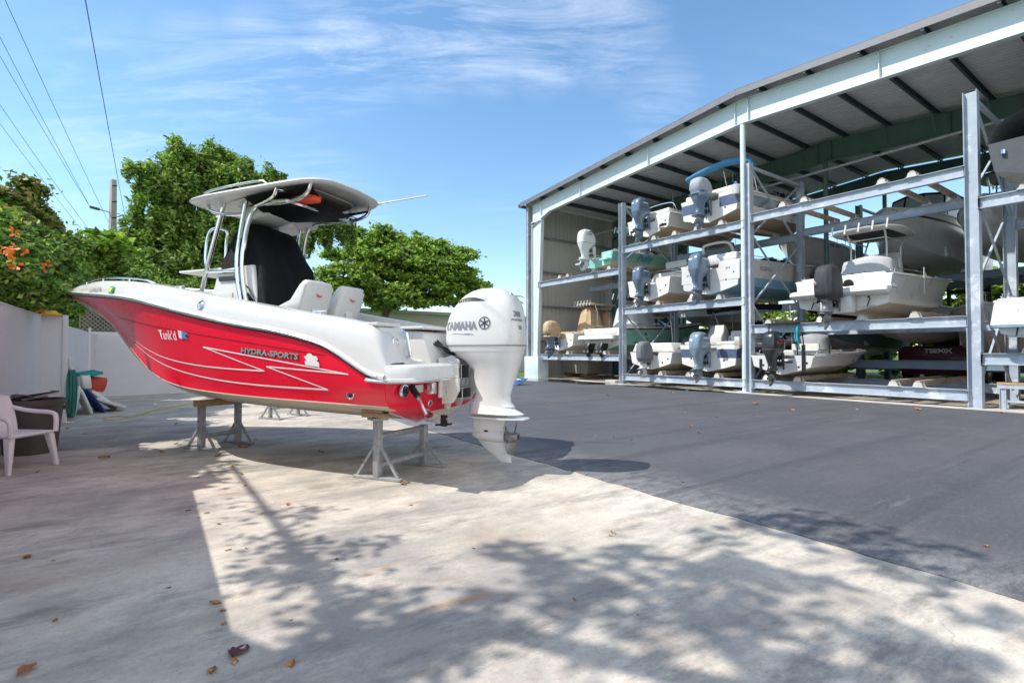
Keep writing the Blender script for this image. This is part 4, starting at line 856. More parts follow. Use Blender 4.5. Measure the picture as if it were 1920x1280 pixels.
b = MB(); b.box((1.3, -.6, .6), (2.9, .6, .8), M_GEL); b.build('seat_box', t, bevel=.03); b = MB(); b.box((-.04, -.75, .1), (-.002, -.65, .95), M_BLACK); b.build('shallow_anchor', t); b = MB(); b.box((-.03, .62, .1), (-.002, .7, .5), M_BLACK); b.build('trim_cylinder', t); b = MB(); b.tube([(1.6, -.75, .65), (1.6, -.75, 1.12)], .03, M_BLACK); b.build('rod_holder', t)
tag(t); 
b = MB()
for k in range(4):
    b.tube(smooth_path([(0, .03*k, .4), (.06, .05*k, .1), (0, .03*k-.02, -.35+.05*k), (-.05, .02, .1), (.0, .02*k, .4)]), .012, mat('turquoise_rope', (.02, .36, .45), .7), 6)
o = tag(b.build('rope', loc=(TX-.30, 7.9, 1.85)), 'turquoise rope hanging from the poling platform', 'rope')
# right hand bay
M_DCOV = mat('dark_grey_cover', (.075, .08, .09), .8, 0, .15, 4, bump=.5, bs=6)
t, i = boat('covered_runabout', 'boat wrapped in grey canvas at the upper right edge, stern over the yard', 16.35, 2.2, 5.42, 6.6, 2.5, .95, 1.35, notch=False, bands=[(0, M_DCOV), (1, M_DCOV)], side=M_DCOV, bottom=M_GREYH, top=M_CANVAS_G, cover=1)
b = MB(); secs = []
for u in np.linspace(.0, 1, 13):
    s = i['st'](u)+.03; zs = i['sz'](u); hh = .75*math.sin(min(1, (1-u)*2.2)*math.pi/2)
    secs.append([Vector((u*6.62, s*math.cos(a), zs-.05+hh*math.sin(a)**.8)) for a in np.linspace(0, math.pi, 13)])
b.loft(secs, M_CANVAS_G, closed=False); b.build('boat_cover', t, smooth=True)
b = MB(); b.tube([(-.03, .9, .72), (-.05, .9, .62)], .05, M_CHROME); b.build('hook', t)
t, i = boat('cream_skiff', 'cream boat with light blue bottom, stern toward the yard, cut by the right edge', TX-.5, 2.15, 1.56, 6.2, 2.45, 1.05, 1.4, bands=[(0, M_LBLUE), (.12, M_GELW), (1, M_GELW)], bottom=M_LBLUE, notch=False)
b = MB(); b.loft([section(.40, .1, -.25, 1.15, 32, 5), section(.46, .1, -.3, 1.2, 32, 5), section(.95, .1, -.22, 1.14, 32, 5), section(1.08, .1, -.1, 1.08, 32, 5)], M_GELW); b.build('stern_cap', t, smooth=True, angle=45); trim_tabs(t, 1)
b = MB(); b.loft([section(.385, .1, -.27, 1.17, 32, 5), section(.405, .1, -.31, 1.22, 32, 5), section(.42, .1, -.27, 1.17, 32, 5)], M_LBLUE); b.build('rub_rail', t, smooth=True)
text('7', .12, plane_fn((-.31, .7, .75), (0, -1, 0), (0, 0, 1)), M_INK, t)
# second row, bows toward the yard
def far(name, label, y, z, xb=23.2, **kw):
    L = kw.get('L', 7); return boat(name, label, xb+L, y, z, bow=-1, group='boats stored in the rear rack', **kw)
t, i = far('pale_cuddy_boat', 'pale hull with black registration numbers on the far rack behind the grey posts', 11.6, 4.85, L=7, B=2.6, D=1.2, Db=1.75, side=M_GEL, bottom=M_GELW, cuddy=True)
hull_text(i, 'FL 4381 DV', .16, .72, .86, M_INK, side=1, bold=.004); bow_rail(t, i); windshield(t, i)
t, i = far('cabin_cruiser', 'big grey cruiser hull with black-framed clear canvas enclosure on the far rack', 7.7, 4.75, 22.9, L=8.5, B=3.0, D=1.7, Db=2.15, side=M_GREYH, bottom=M_GREYH, cuddy=False)
hull_panel(i, .2, .98, .80, .85, M_BLACK, side=1); hull_panel(i, .2, .98, .80, .85, M_BLACK, side=-1)
b = MB(); lo = [(2.2, 1.35, 1.9), (4.2, 1.3, 1.95), (5.4, 1.0, 2.0), (5.8, .35, 2.03), (5.8, -.35, 2.03), (5.4, -1.0, 2.0), (4.2, -1.3, 1.95), (2.2, -1.35, 1.9)]
hi = [(p[0]-.45, p[1]*.88, p[2]+1.15) for p in lo]
b.loft([lo, hi], mat('clear_vinyl', (.35, .42, .5), .12, 0, .1, 3, coat=.5), closed=False); b.add(hi, [tuple(range(8))], M_CANVAS_B); en = b.build('enclosure', t)
b = MB(); b.tube(hi, .05, M_CANVAS_B, 6, closed=True); b.tube(lo, .03, M_CANVAS_B, 6)
for p, q in zip(lo, hi): b.tube([p, q], .035, M_CANVAS_B, 6)
for k in range(1, 6):
    a0, a1 = Vector(lo[k]), Vector(lo[k+1]); b0, b1 = Vector(hi[k]), Vector(hi[k+1]); c0 = a0.lerp(b0, .12); c1 = a1.lerp(b1, .12)
    b.tube([a0.lerp(b0, .5), c0.lerp(c1, .2), c0.lerp(c1, .8), a1.lerp(b1, .5)], .02, M_CANVAS_B, 5)
b.build('enclosure_frame', en, smooth=True)
t, i = far('white_bow_boat', 'white bow of a boat with dark t-top on the far rack beside the thick post', 4.75, 5.0, 22.4, L=7, B=2.6, D=1.1, Db=1.6, side=M_GELW, bottom=M_GELW)
ttop(t, 3.4, 2.9, 2.2, 1.8, M_BLACK, 4, .9, rod_m=M_GREYH)
t, i = far('navy_covered_boat', 'boat wrapped in a black-navy cover below the pale registered hull', 11.2, 3.05, 23.4, L=6.8, B=2.5, D=.9, Db=1.3, side=M_NAVY, bottom=M_NAVY, top=M_NAVY, cover=1)
blob_cover(t, .3, 6, 1.15, .9, 1.6, M_NAVY, 'boat_cover', .6, 51)
t, i = far('cream_bow_boat', 'cream keel visible under the middle beam of the open bay', 7.3, 1.7, 21.6, L=7.5, B=2.8, D=1.1, Db=1.5, side=M_GELW, bottom=M_GELW)
t, i = far('round_bow_boat', 'rounded white bow low behind the thick grey post', 4.7, 1.2, 21.4, L=7, B=2.7, D=1.3, Db=1.75, side=M_GELW, bottom=M_GELW)
windshield(t, i); bow_rail(t, i)
t, i = far('dark_green_boat', 'dull green hull on the far rack under the empty bunk of the open bay', 10.2, 1.25, 23, L=6.8, B=2.5, D=1.0, Db=1.4, side=mat('dull_green_hull', (.16, .24, .22), .4), bottom=M_GREYH)
t, i = far('blue_deck_boat', 'low blue-grey hull on the far rack seen between the left posts', 14.2, 4.7, 23.4, L=6.5, B=2.4, D=.9, Db=1.3, side=M_SLATE, bottom=M_GREYH)
t, i = far('grey_hull_boat', 'grey hull on the far rack behind the seafoam skiff', 17.7, 2.8, 23.6, L=6.5, B=2.5, D=1.0, Db=1.4, side=M_GREYH, bottom=M_GREYH)
t, i = far('white_far_boat', 'white boat seen on the far rack above the cruiser at the right', 2.2, 2.9, 22.2, L=6.5, B=2.5, D=1.0, Db=1.4, side=M_GELW, bottom=M_GELW)
b = MB()
for k in range(5): b.tube([(3.9, -.7+.35*k, 1.9), (3.9, -.7+.35*k, 2.3)], .02, M_GEL, 6)
b.box((3.0, -.8, 1.85), (4.6, .8, 1.89), M_NAVY); b.tube([(3,-.8,1.87),(4.6,-.8,1.87),(4.6,.8,1.87),(3,.8,1.87)], .03, M_GEL, 6, closed=True)
for xx, yy in ((3.4,.5),(3.4,-.5),(4.2,.5),(4.2,-.5)): b.tube([(xx, yy, .9), (xx, yy, 1.87)], .025, M_CHROME, 6)
b.build('t_top', t, smooth=True)

# ------------------------------------------------------------------ yard machine and clutter under the rack
M_DRED = mat('dark_red_paint', (.10, .008, .018), .45, 0, .1, 3, coat=.3)
t = empty('marine_forklift', (26.4, 6.9, .12), 0, 'dark red forklift with a numbered counterweight parked in the shade behind the open bay', 'forklift')
b = MB(); b.box((-.3, -1.1, .55), (3.2, 1.1, 1.25), M_DRED); b.build('body', t, bevel=.08)
b = MB(); b.prism([(-1.3,.5),(-.9,.35),(.9,.35),(1.3,.5),(1.3,1.35),(1.1,1.5),(-1.1,1.5),(-1.3,1.35)], 0, .9, M_DRED, Matrix.Translation((-.9, 0, 0)) @ Matrix.Rotation(math.pi/2, 4, 'Z') @ Matrix.Rotation(math.pi/2, 4, 'X')); cwt = b.build('counterweight', t, bevel=.05)
text('TSE90X', .22, plane_fn((-.96, -.05, 1.30), (0, -1, 0), (0, 0, 1)), M_INKW, cwt, bold=.01, wscale=1.2)
for xx in (.1, 2.7):
    for s in (1, -1):
        b = MB(); b.lathe([(.25, -.2), (.52, -.19), (.58, -.1), (.58, .1), (.52, .19), (.25, .2)], M_RUBBER, 26, Matrix.Translation((xx, s*1.15, .58)) @ Matrix.Rotation(math.pi/2, 4, 'X')); o = b.build('wheel', t, smooth=True)
        b = MB(); b.lathe([(.08, -.21), (.26, -.205), (.26, .205), (.08, .21)], M_GELW, 20, Matrix.Translation((xx, s*1.15, .58)) @ Matrix.Rotation(math.pi/2, 4, 'X')); b.build('rim', o, smooth=True)
b = MB()
for xx in (.4, 2.0):
    for s in (1, -1): b.bar((xx, s*.8, 1.25), (xx, s*.75, 2.45), .08, .08, M_BLACK)
b.box((.3, -.85, 2.45), (2.1, .85, 2.5), M_BLACK); b.box((.8, -.4, 1.25), (1.4, .4, 1.7), M_BLACK); b.build('cab', t)
b = MB()
for s in (1, -1): b.bar((3.5, s*.7, .2), (3.5, s*.7, 4.2), .12, .2, M_BLACK)
for z in (.6, 2.2, 4.0): b.bar((3.5, -.7, z), (3.5, .7, z), .1, .14, M_BLACK)
for s in (1, -1): b.box((3.6, s*.5-.08, .2), (5.6, s*.5+.08, .27), M_BLACK)
b.build('mast', t)
M_TUB = mat('beige_plastic', (.42, .38, .32), .5, 0, .1, 3, dirt=(.2, .17, .13), dirt_amt=.5)
t = empty('storage_tub', (19.6, 21.1, 0), 0, 'large beige plastic tub on blocks under the tan covered boat', 'tub')
b = MB()
def rect(x0, x1, y0, y1, z): return [Vector((x0,y0,z)), Vector((x1,y0,z)), Vector((x1,y1,z)), Vector((x0,y1,z))]
b.loft([rect(-.55,.55,-1.0,1.0,.2), rect(-.62,.62,-1.1,1.1,.85), rect(-.57,.57,-1.05,1.05,.85), rect(-.5,.5,-.95,.95,.28)], M_TUB); b.build('tub_body', t, bevel=.02)
b = MB(); b.box((-.66, -1.14, .80), (-.62, 1.14, .88), M_TUB); b.build('rim', t)
for s in (1, -1):
    b = MB(); b.box((-.4, s*.7-.1, 0), (.4, s*.7+.1, .2), M_LUMBER); b.build('block', t)
t = empty('engine_dolly', (18.6, 16.9, 0), .5, 'small rusty wheeled dolly holding engine parts below the green cruiser', 'dolly')
b = MB(); b.bar((-.8, 0, .25), (.9, 0, .25), .08, .08, M_GALV); b.bar((-.4, -.5, .25), (-.4, .5, .25), .08, .08, M_GALV); b.bar((.6, 0, 0), (.6, 0, .75), .06, .06, M_GALV); b.build('dolly_frame', t)
b = MB(); b.loft([section(.3, .3, -.5, .25, 18), section(.45, .35, -.55, .28, 18), section(.58, .2, -.4, .18, 18)], M_PROP); b.build('engine_block', t, smooth=True)
for s in (1, -1):
    b = MB(); b.lathe([(.05,-.05),(.14,-.05),(.14,.05),(.05,.05)], M_RUBBER, 16, Matrix.Translation((-.4, s*.55, .14)) @ Matrix.Rotation(math.pi/2, 4, 'X')); b.build('wheel', t, smooth=True)
t = empty('boat_trailer', (20.5, 13.2, 0), 0, 'low grey boat trailer lying in the shade under the bottom row of boats', 'trailer')
b = MB()
for s in (1, -1): b.bar((-1.8, s*.7, .5), (3.5, s*.5, .5), .08, .14, M_STEEL_SHADED)
b.bar((3.5, 0, .5), (5, 0, .5), .1, .1, M_STEEL_SHADED); b.bar((3.5, -.5, .5), (3.5, .5, .5), .1, .1, M_STEEL_SHADED); b.bar((-.5, -.9, .42), (-.5, .9, .42), .08, .08, M_STEEL_SHADED); b.build('trailer_frame', t)
for s in (1, -1):
    b = MB(); b.lathe([(.12,-.09),(.3,-.09),(.32,0),(.3,.09),(.12,.09)], M_RUBBER, 20, Matrix.Translation((-.5, s*.98, .32)) @ Matrix.Rotation(math.pi/2, 4, 'X')); b.build('wheel', t, smooth=True)
t = empty('work_bench', (17.05, 2.9, 0), math.pi/2, 'low grey steel bench with a plank top beside the thick post at the right', 'bench')
b = MB(); b.box((-1.6, -.2, .60), (.5, .2, .655), M_LUMBER); b.build('plank_top', t)
b = MB(); b.bar((-1.6, -.17, .55), (.5, -.17, .55), .04, .09, M_STEEL); b.bar((-1.6, .17, .55), (.5, .17, .55), .04, .09, M_STEEL); b.bar((-1.6, .15, .2), (.4, .15, .2), .03, .05, M_STEEL); b.build('bench_frame', t)
for xx in (-1.5, .4):
    for s in (1, -1):
        b = MB(); b.ibeam((xx, s*.15, 0), (xx, s*.15, .5), .09, .12, M_STEEL, (1, 0, 0), .01); b.build('leg', t)
b = MB(); b.box((-.25, -.3, 0), (.25, .3, .14), M_SLAB); o = tag(b.build('concrete_block', loc=(16.72, 15.95, .006), bevel=.02), 'squat concrete block at the foot of the narrow post by the puddle', 'block')
rg = random.Random(5)
for k, (xx, yy, L_, an) in enumerate([(16.9, 9.0, 1.6, 1.4), (16.95, 8.7, 1.2, 1.7), (17.0, 9.2, .9, 1.1), (16.85, 8.55, 1.5, 1.55), (17.1, 8.9, 1.1, 2.0)]):
    b = MB(); b.bar((-L_/2, 0, .03), (L_/2, 0, .05+.04*rg.random()), .10, .03, M_WOOD); o = tag(b.build('scrap_plank', loc=(xx, yy, .01+.035*k)), 'weathered scrap plank in the pile at the foot of the ridge column', 'plank', 'scrap planks by the ridge column'); o.rotation_euler = (0, 0, an)
b = MB(); b.box((-.04, -.09, 0), (.04, .09, .42), M_BRACKET); b.box((-.05, -.1, .12), (-.04, .1, .3), M_TUB); tag(b.build('junction_box', loc=(16.56, 9.98, 1.5), bevel=.01), 'small cream electrical box fixed to the ridge column', 'electrical box')
t = empty('blue_tarp_board', (12.4, 17.3, 0), .3, 'blue folded board lying on the asphalt between the outboard and the shed', 'board')
b = MB(); b.bar((-.35, 0, .02), (.4, 0, .26), .5, .03, mat('blue_board', (.03, .10, .30), .4, 0, .1)); b.build('panel', t); b = MB(); b.bar((.05, -.1, .21), (.2, .15, .25), .16, .03, M_GREYH); b.build('label_plate', t)
# ------------------------------------------------------------------ the red and white boat on stands
BO = (2.92, 5.49, 0); BRZ = math.pi/2 + R(33)
fb = empty('center_console_boat', BO, BRZ, 'red and white center console boat with hardtop and white outboard propped on steel stands', 'boat')
kz = pchip([0,1.7,3.4,4.3,4.8,5.2,5.5,5.8,6.1,6.5,7.14,7.68], [.54,.58,.65,.73,.83,.97,1.11,1.30,1.56,1.87,2.16,2.40])
ct = pchip([0,2,3,3.6,4.2,5,5.6,6.2,6.8,7.68], [1.12,1.12,1.06,.96,.78,.50,.31,.17,.08,.0])
cz = pchip([0,1.9,2.6,3.2,3.6,4.15,5,5.6,6.2,6.8,7.68], [.84,.89,.92,.96,1.01,1.11,1.35,1.60,1.89,2.14,2.407])
def rt(s): return 1.28*(1-max(0, (s-2.6)/5.09)**1.9) if s < 7.68 else .012
_rtf = rt
def rt(s): return max(.015, _rtf(s))
rz = pchip([-.05,.18,.4,.58,.78,1.04,1.44,2.0,2.63,3.35,4.05,4.97,5.63,6.55,7.68], [1.10,1.15,1.26,1.36,1.45,1.52,1.60,1.68,1.79,1.93,2.06,2.16,2.22,2.31,2.41])
gz = pchip([0,.10,.2,.5,.85,1.41,2.18,2.81,3.44,4.24,5.0,5.7,6.03,6.54,7.2,7.68], [1.27,1.5,1.64,1.71,1.77,1.86,1.99,2.10,2.21,2.33,2.40,2.45,2.455,2.47,2.48,2.46])
def gt(s): return max(.012, rt(s)-.05-.03*min(1, s/3))
stat = list(np.linspace(0, .9, 13))+list(np.linspace(1.05, 5, 27))+list(np.linspace(5.1, 7.68, 27))
NS = 10
def side_pt(s, v):
    c, zc, r_, zr = ct(s), max(cz(s), kz(s)+.002), rt(s), rz(s)
    fl = 1+.9*max(0, min(1, (s-2.6)/3.0)); bulge = .035*math.sin(math.pi*v)*max(0, 1-s/4)
    return c+(r_-c)*v**fl+bulge, zc+(zr-zc)*v
def hull_t(s, z):
    zc, zr = cz(s), rz(s); v = min(max((z-zc)/(zr-zc), 0), 1); return side_pt(s, v)[0]
rake = lambda s, z: max(0, 1-s/.7)*.30*max(0, 1.08-z)
b = MB(); secs = []
for s in stat:
    c, zc, k = ct(s), max(cz(s), kz(s)+.002), kz(s)
    h = [(0, k), (c*.3, k+(zc-k)*.27), (c*.34, k+(zc-k)*.27+.0), (c*.62, k+(zc-k)*.58), (c*.93, zc-.03), (c, zc-.012)]+[side_pt(s, j/NS) for j in range(0, NS+1)]
    secs.append([Vector((s+rake(s, p[1]), -p[0], p[1])) for p in h[::-1]]+[Vector((s+rake(s, p[1]), p[0], p[1])) for p in h[1:]])
n = len(secs[0])
b.loft(secs, M_RED, closed=False, fm=lambda i, j: M_KEEL if min(j, n-2-j) >= NS else M_RED)
h = secs[0]
mid_ = len(h)//2; hz = [p.z for p in h[mid_:]]; hy = [p.y for p in h[mid_:]]
zl = [.541, .60, .66, .70, .7001, .78, .826, .86, .94, 1.02, 1.08, 1.095]
for z0_, z1_ in zip(zl[:-1], zl[1:]):
    y0_, y1_ = (float(np.interp(z, hz, hy))-.001 for z in (z0_, z1_)); x0_, x1_ = rake(0, z0_)-.001, rake(0, z1_)-.001
    b.add([(x0_, -y0_, z0_), (x0_, y0_, z0_), (x1_, y1_, z1_), (x1_, -y1_, z1_)], [(0,1,2,3)], M_KEEL if z1_ < .701 else M_RED)
hull = b.build('hull', fb, smooth=True, angle=24)
# white topsides
fl_z = lambda s: min(gz(s)-.16, 1.32+max(0, s-3.4)*.55)
b = MB(); secs = []
for s in stat:
    r_, zr, g, zg = rt(s), rz(s), gt(s), gz(s); f = min(1, r_/.3); rim = max(0, min(1, (s-.9)/.3)); bw = min(1, (7.68-s)*2+.1)
    hgt = zg-zr
    h = [(r_+.002, zr), (r_+.035*f, zr+.012), (r_+.035*f, zr+.045), (r_+.004, zr+.065)]
    for v in (.3, .5, .7, .85): h.append((r_+(g-r_)*v**1.5+.012*math.sin(v*3.1)*f, zr+.065+(hgt-.065)*v))
    h += [(g-.008*f, zg-.02), (g-.03*f, zg), (g-.07*f, zg+.012), (max(g-.26*f, 0), zg+.018), (max(g-.285*f, 0), zg+.005), (max(g-.30*f, 0), zg-.06), (max(g-.33*f, 0), fl_z(s)), (0, fl_z(s))]
    secs.append([Vector((s, p[0], p[1])) for p in h]+[Vector((s, -p[0], p[1])) for p in h[-2::-1]])
b.loft(secs, M_GEL, closed=False); deck = b.build('topsides', fb, smooth=True, angle=38)
# bright rub strake
b = MB()
for sg in (1, -1): b.tube([(s, sg*(rt(s)+.036*min(1, rt(s)/.3)), rz(s)+.028) for s in stat if s > .02], .010, M_CHROME, 6)
b.build('rub_rail', fb, smooth=True)
b = MB()
for sg in (1, -1): b.tube([(s, sg*(rt(s)+.008), rz(s)-.008) for s in stat if s > .02], .007, M_BLACK, 5)
b.build('rail_seam', fb, smooth=True)
# bow rail, low
b = MB(); P_ = [(s, gt(s)-.05*min(1, gt(s)/.2), gz(s)+.05) for s in np.linspace(3.9, 7.55, 16)]
b.tube([(P_[0][0]-.15, P_[0][1], P_[0][2]-.05)]+P_, .013, M_CHROME, 6); b.tube([(P_[0][0]-.15, -P_[0][1], P_[0][2]-.05)]+[(p[0], -p[1], p[2]) for p in P_], .013, M_CHROME, 6)
for q in (2, 6, 10, 14):
    for sg in (1, -1): b.tube([(P_[q][0], sg*P_[q][1], P_[q][2]), (P_[q][0], sg*P_[q][1], P_[q][2]-.06)], .012, M_CHROME, 6)
b.build('bow_rail', fb, smooth=True)
# stern step that wraps the transom
def ring(z, o, xo=0):
    pts = [(.22, 1.30+o), (.0, 1.31+o), (-.14-o, 1.27+o), (-.24-o, 1.16+o*.7), (-.29-o, 1.0), (-.32-o, .42), (.0, .40), (.22, .40)]
    P = [Vector((p[0]+xo, p[1], z+.05*max(0, p[0]))) for p in pts]
    # round the outer corner
    out_ = [P[0], P[1]]+[(P[1].lerp(P[2], u)).lerp(P[2].lerp(P[3], u), u) for u in (.25, .5, .75)]+[P[3], P[4], P[5], P[6], P[7]]
    return out_
for sg in (1, -1):
    b = MB(); secs = []
    for z, o in ((1.085, -.03), (1.09, -.005), (1.125, .0), (1.135, -.02), (1.17, -.025), (1.235, -.035), (1.262, -.06), (1.268, -.10)):
        secs.append([Vector((p.x, sg*p.y, p.z)) for p in ring(z, o)])
    b.loft(secs, M_GEL); b.build('stern_step', fb, smooth=True, angle=40)
    b = MB(); b.tube([Vector((p.x, sg*p.y, p.z)) for p in ring(1.108, .004)[:9]], .009, M_CHROME, 6); b.build('step_trim', fb, smooth=True)
    # raked bulkhead faces
    b = MB(); b.add([(.06, sg*1.2, 1.26), (.02, sg*.74, 1.26), (.13, sg*.80, 1.645), (.19, sg*1.13, 1.655), (.3, sg*1.2, 1.26), (.3, sg*.72, 1.26), (.3, sg*.80, 1.66), (.3, sg*1.15, 1.68)],
                   [(0,1,2,3),(4,7,6,5),(0,3,7,4),(1,5,6,2),(3,2,6,7)], M_GEL); b.build('bulkhead', fb, bevel=.018, smooth=True)
    b = MB(); b.box((.17, sg*.97-.21, 1.66), (.62, sg*.97+.21, 1.70), M_GEL); b.build('hatch_lid', fb, bevel=.012)
b = MB(); b.add([(-.02, .44, 1.26), (-.02, -.5, 1.26), (.1, -.5, 1.63), (.1, .44, 1.63), (.5, .44, 1.26), (.5, -.5, 1.26), (.5, -.5, 1.66), (.5, .44, 1.66)], [(0,1,2,3),(4,7,6,5),(0,3,7,4),(1,5,6,2),(3,2,6,7),(0,4,5,1)], M_GEL); b.build('livewell', fb, bevel=.03, smooth=True)
b = MB(); b.box((.06, -.54, 1.655), (.56, .5, 1.69), M_GEL); b.build('livewell_lid', fb, bevel=.015)
b = MB(); b.tube([(.10, .84, 1.62), (.045, .85, 1.60), (.0, .84, 1.36), (.05, .83, 1.34)], .02, M_CHROME, 8); b.build('grab_handle', fb, smooth=True)
def disc(nm, M_, r_, m, m2=None, par=None, d=.012):
    b = MB(); b.lathe([(r_, 0), (r_, d*.6), (r_*.9, d), (r_*.72, d), (r_*.66, d*.4)], m, 22, M_, cap=True)
    if m2: b.lathe([(r_*.6, d*.41), (r_*.4, d*.9), (r_*.1, d)], m2, 18, M_)
    return b.build(nm, par or fb, smooth=True)
Mf = lambda p, nrm: Matrix.Translation(p) @ Vector(nrm).to_track_quat('Z', 'Y').to_matrix().to_4x4()
disc('shower_cup', Mf((.098, .97, 1.50), (-1, 0, .28)), .055, M_CHROME, M_GEL); disc('water_inlet', Mf((.068, 1.05, 1.37), (-1, 0, .28)), .05, M_CHROME, M_BLACK)
# through-hull, badge, cleat, fuel cap
def on_side(s, z, r_, m, m2, nm):
    t_ = hull_t(s, z); disc(nm, Mf((s, t_, z), (0, 1, .12)), r_, m, m2)
on_side(.50, .955, .05, M_CHROME, M_BLACK, 'drain_outlet'); disc('fuel_cap', Mf((2.60, 1.262, 1.945), (0, 1, .30)), .062, M_CHROME, mat('cap_blue', (.3, .38, .5), .3, .4))
for s_ in (1.0, 3.3, 6.2):
    b = MB(); b.tube([(s_-.09, gt(s_)-.14, gz(s_)+.045), (s_+.09, gt(s_)-.14, gz(s_)+.045)], .012, M_CHROME); b.tube([(s_, gt(s_)-.14, gz(s_)), (s_, gt(s_)-.14, gz(s_)+.045)], .014, M_CHROME); b.build('cleat', fb, smooth=True)
# pinstripes
M_PIN = mat('white_pinstripe', (.82, .80, .78), .35, 0, .02)
def stripe(nm, p0, p1, w0, w1, m=M_PIN, off=.006, seg=26):
    b = MB(); lo = []; hi = []
    for i in range(seg+1):
        u = i/seg; s = p0[0]+(p1[0]-p0[0])*u; z = p0[1]+(p1[1]-p0[1])*u; w_ = w0+(w1-w0)*u
        if len(p0) > 2: z += p0[2]*math.sin(math.pi*u)
        lo.append((s, hull_t(s, z-w_/2)+off, z-w_/2)); hi.append((s, hull_t(s, z+w_/2)+off, z+w_/2))
    b.loft([lo, hi], m, closed=False); b.build(nm, fb)
stripe('pinstripe', (5.05, 1.62, -.11), (1.66, 1.185), .013, .016); stripe('pinstripe', (4.95, 1.52, -.15), (.79, 1.00), .014, .018)
stripe('pinstripe', (2.62, 1.455), (.46, 1.17), .016, .012); stripe('pinstripe', (2.62, 1.455), (1.66, 1.185), .013, .013)
stripe('pinstripe', (1.62, 1.235), (.46, 1.17), .015, .012); stripe('pinstripe', (1.62, 1.235), (.79, 1.0), .013, .014)
stripe('style_line', (5.3, 1.93, .0), (.75, 1.36, .02), .007, .007, M_BLACK, .004, 40)
# lettering on the hull
def hfn(s0, z0, sl=0): return lambda a, b_: (s0-a, hull_t(s0-a, z0+b_-sl*a)+.009, z0+b_-sl*a)
M_SIL = mat('silver_lettering', (.38, .42, .42), .35, .3, .05)
def hfo(s0, z0, sl, ds, dz, o):
    f = hfn(s0, z0, sl)
    def g(a, b_): p = f(a+ds, b_+dz); return (p[0], p[1]+o, p[2])
    return g
text('HYDRA-SPORTS', .085, hfo(1.56, 1.378, .085, .006, -.005, -.004), M_INK, fb, shear=.25, bold=.0045, wscale=1.40)
text('HYDRA-SPORTS', .085, hfn(1.56, 1.378, .085), M_SIL, fb, shear=.25, bold=.003, wscale=1.40)
text("Tank'd", .165, hfn(3.33, 1.60, .05), M_PIN, fb, bold=.002, wscale=.95)
0 and text("Tank'd", .165, hfo(3.33, 1.60, .05, 0, 0, .004), M_RED, fb, bold=-.004, wscale=.92, name='lettering_core')
b = MB()
def hp(a, z, o=.01): return (a, hull_t(a, z)+o, z)
b.add([hp(3.06, 1.66), hp(2.98, 1.645), hp(3.0, 1.55), hp(3.06, 1.57)], [(0,1,2,3)], M_PIN); b.add([hp(2.98, 1.65, .012), hp(2.86, 1.62, .012), hp(2.93, 1.59, .012), hp(2.87, 1.55, .012), hp(3.0, 1.565, .012)], [(0,1,2,3,4)], mat('flag_blue', (.05, .3, .6), .4))
b.build('flag_mark', fb)
b = MB(); q = [(1.04,1.36),(1.0,1.37),(.99,1.39),(.96,1.395),(.93,1.39),(.92,1.37),(.86,1.36),(.85,1.33),(.87,1.31),(.84,1.30),(.84,1.25),(1.03,1.27),(1.04,1.31),(1.01,1.32)]
q = [(a, z-.012) for a, z in q]
b.add([hp(*p) for p in q], [tuple(range(len(q)))], M_PIN); b.build('hull_emblem', fb)
def tfn(s0, z0):
    def f(a, b_):
        s = s0-a; zz = z0+b_; v = (zz-rz(s)-.065)/(gz(s)-rz(s)-.065); v = min(max(v, 0), 1); return (s, rt(s)+(gt(s)-rt(s))*v**1.5+.03, zz)
    return f
text('FL 0766 PA', .088, tfn(5.25, 2.285), M_INKG, fb, bold=.002, wscale=1.15)
f_ = tfn(4.62, 2.24); b = MB(); b.add([f_(-.07, -.05), f_(.07, -.05), f_(.07, .05), f_(-.07, .05)], [(0,1,2,3)], mat('sticker_green', (.02, .4, .15), .5)); f_2 = lambda a, z: Vector(f_(a, z))+Vector((0, .004, 0)); b.add([f_2(-.035, -.03), f_2(.035, -.03), f_2(.035, .03), f_2(-.035, .03)], [(0,1,2,3)], mat('sticker_yellow', (.7, .55, .02), .5)); b.build('sticker', fb)
# transom fittings
b = MB(); b.bar((.0, .98, .80), (-.30, .96, .72), .52, .012, M_CHROME); b.tube([(-.02, .98, .79), (-.02, .5, .75)], .014, M_CHROME); b.build('trim_tab', fb, smooth=True)
b = MB(); b.bar((.0, -.98, .80), (-.30, -.96, .72), .52, .012, M_CHROME); b.build('trim_tab', fb)
for sg in (1, -1):
    b = MB(); b.tube([(-.02, sg*.86, 1.04), (-.12, sg*.88, .93)], .035, M_BLACK); b.tube([(-.12, sg*.88, .93), (-.25, sg*.93, .76)], .018, M_CHROME); b.build('trim_cylinder', fb, smooth=True)
disc('tie_down_plate', Mf((-.004, .98, 1.0), (-1, 0, 0)), .07, M_CHROME, M_BLACK, d=.03)
disc('drain_outlet', Mf((-.004, .45, .82), (-1, 0, 0)), .04, M_CHROME, M_BLACK)
b = MB(); b.box((-.01, .60, .96), (-.004, .75, 1.04), M_GEL); b.build('warning_label', fb)
b = MB(); b.box((-.10, .46, .93), (-.006, .56, 1.06), M_CHROME); b.build('ladder_bracket', fb, bevel=.01)
b = MB(); b.box((-.08, .18, .53), (-.01, .22, .66), M_BLACK); b.bar((-.14, .2, .56), (.06, .2, .54), .05, .02, M_BLACK); b.tube([(-.02, .2, .58), (-.12, .2, .64)], .012, M_CHROME); b.build('transducer', fb)
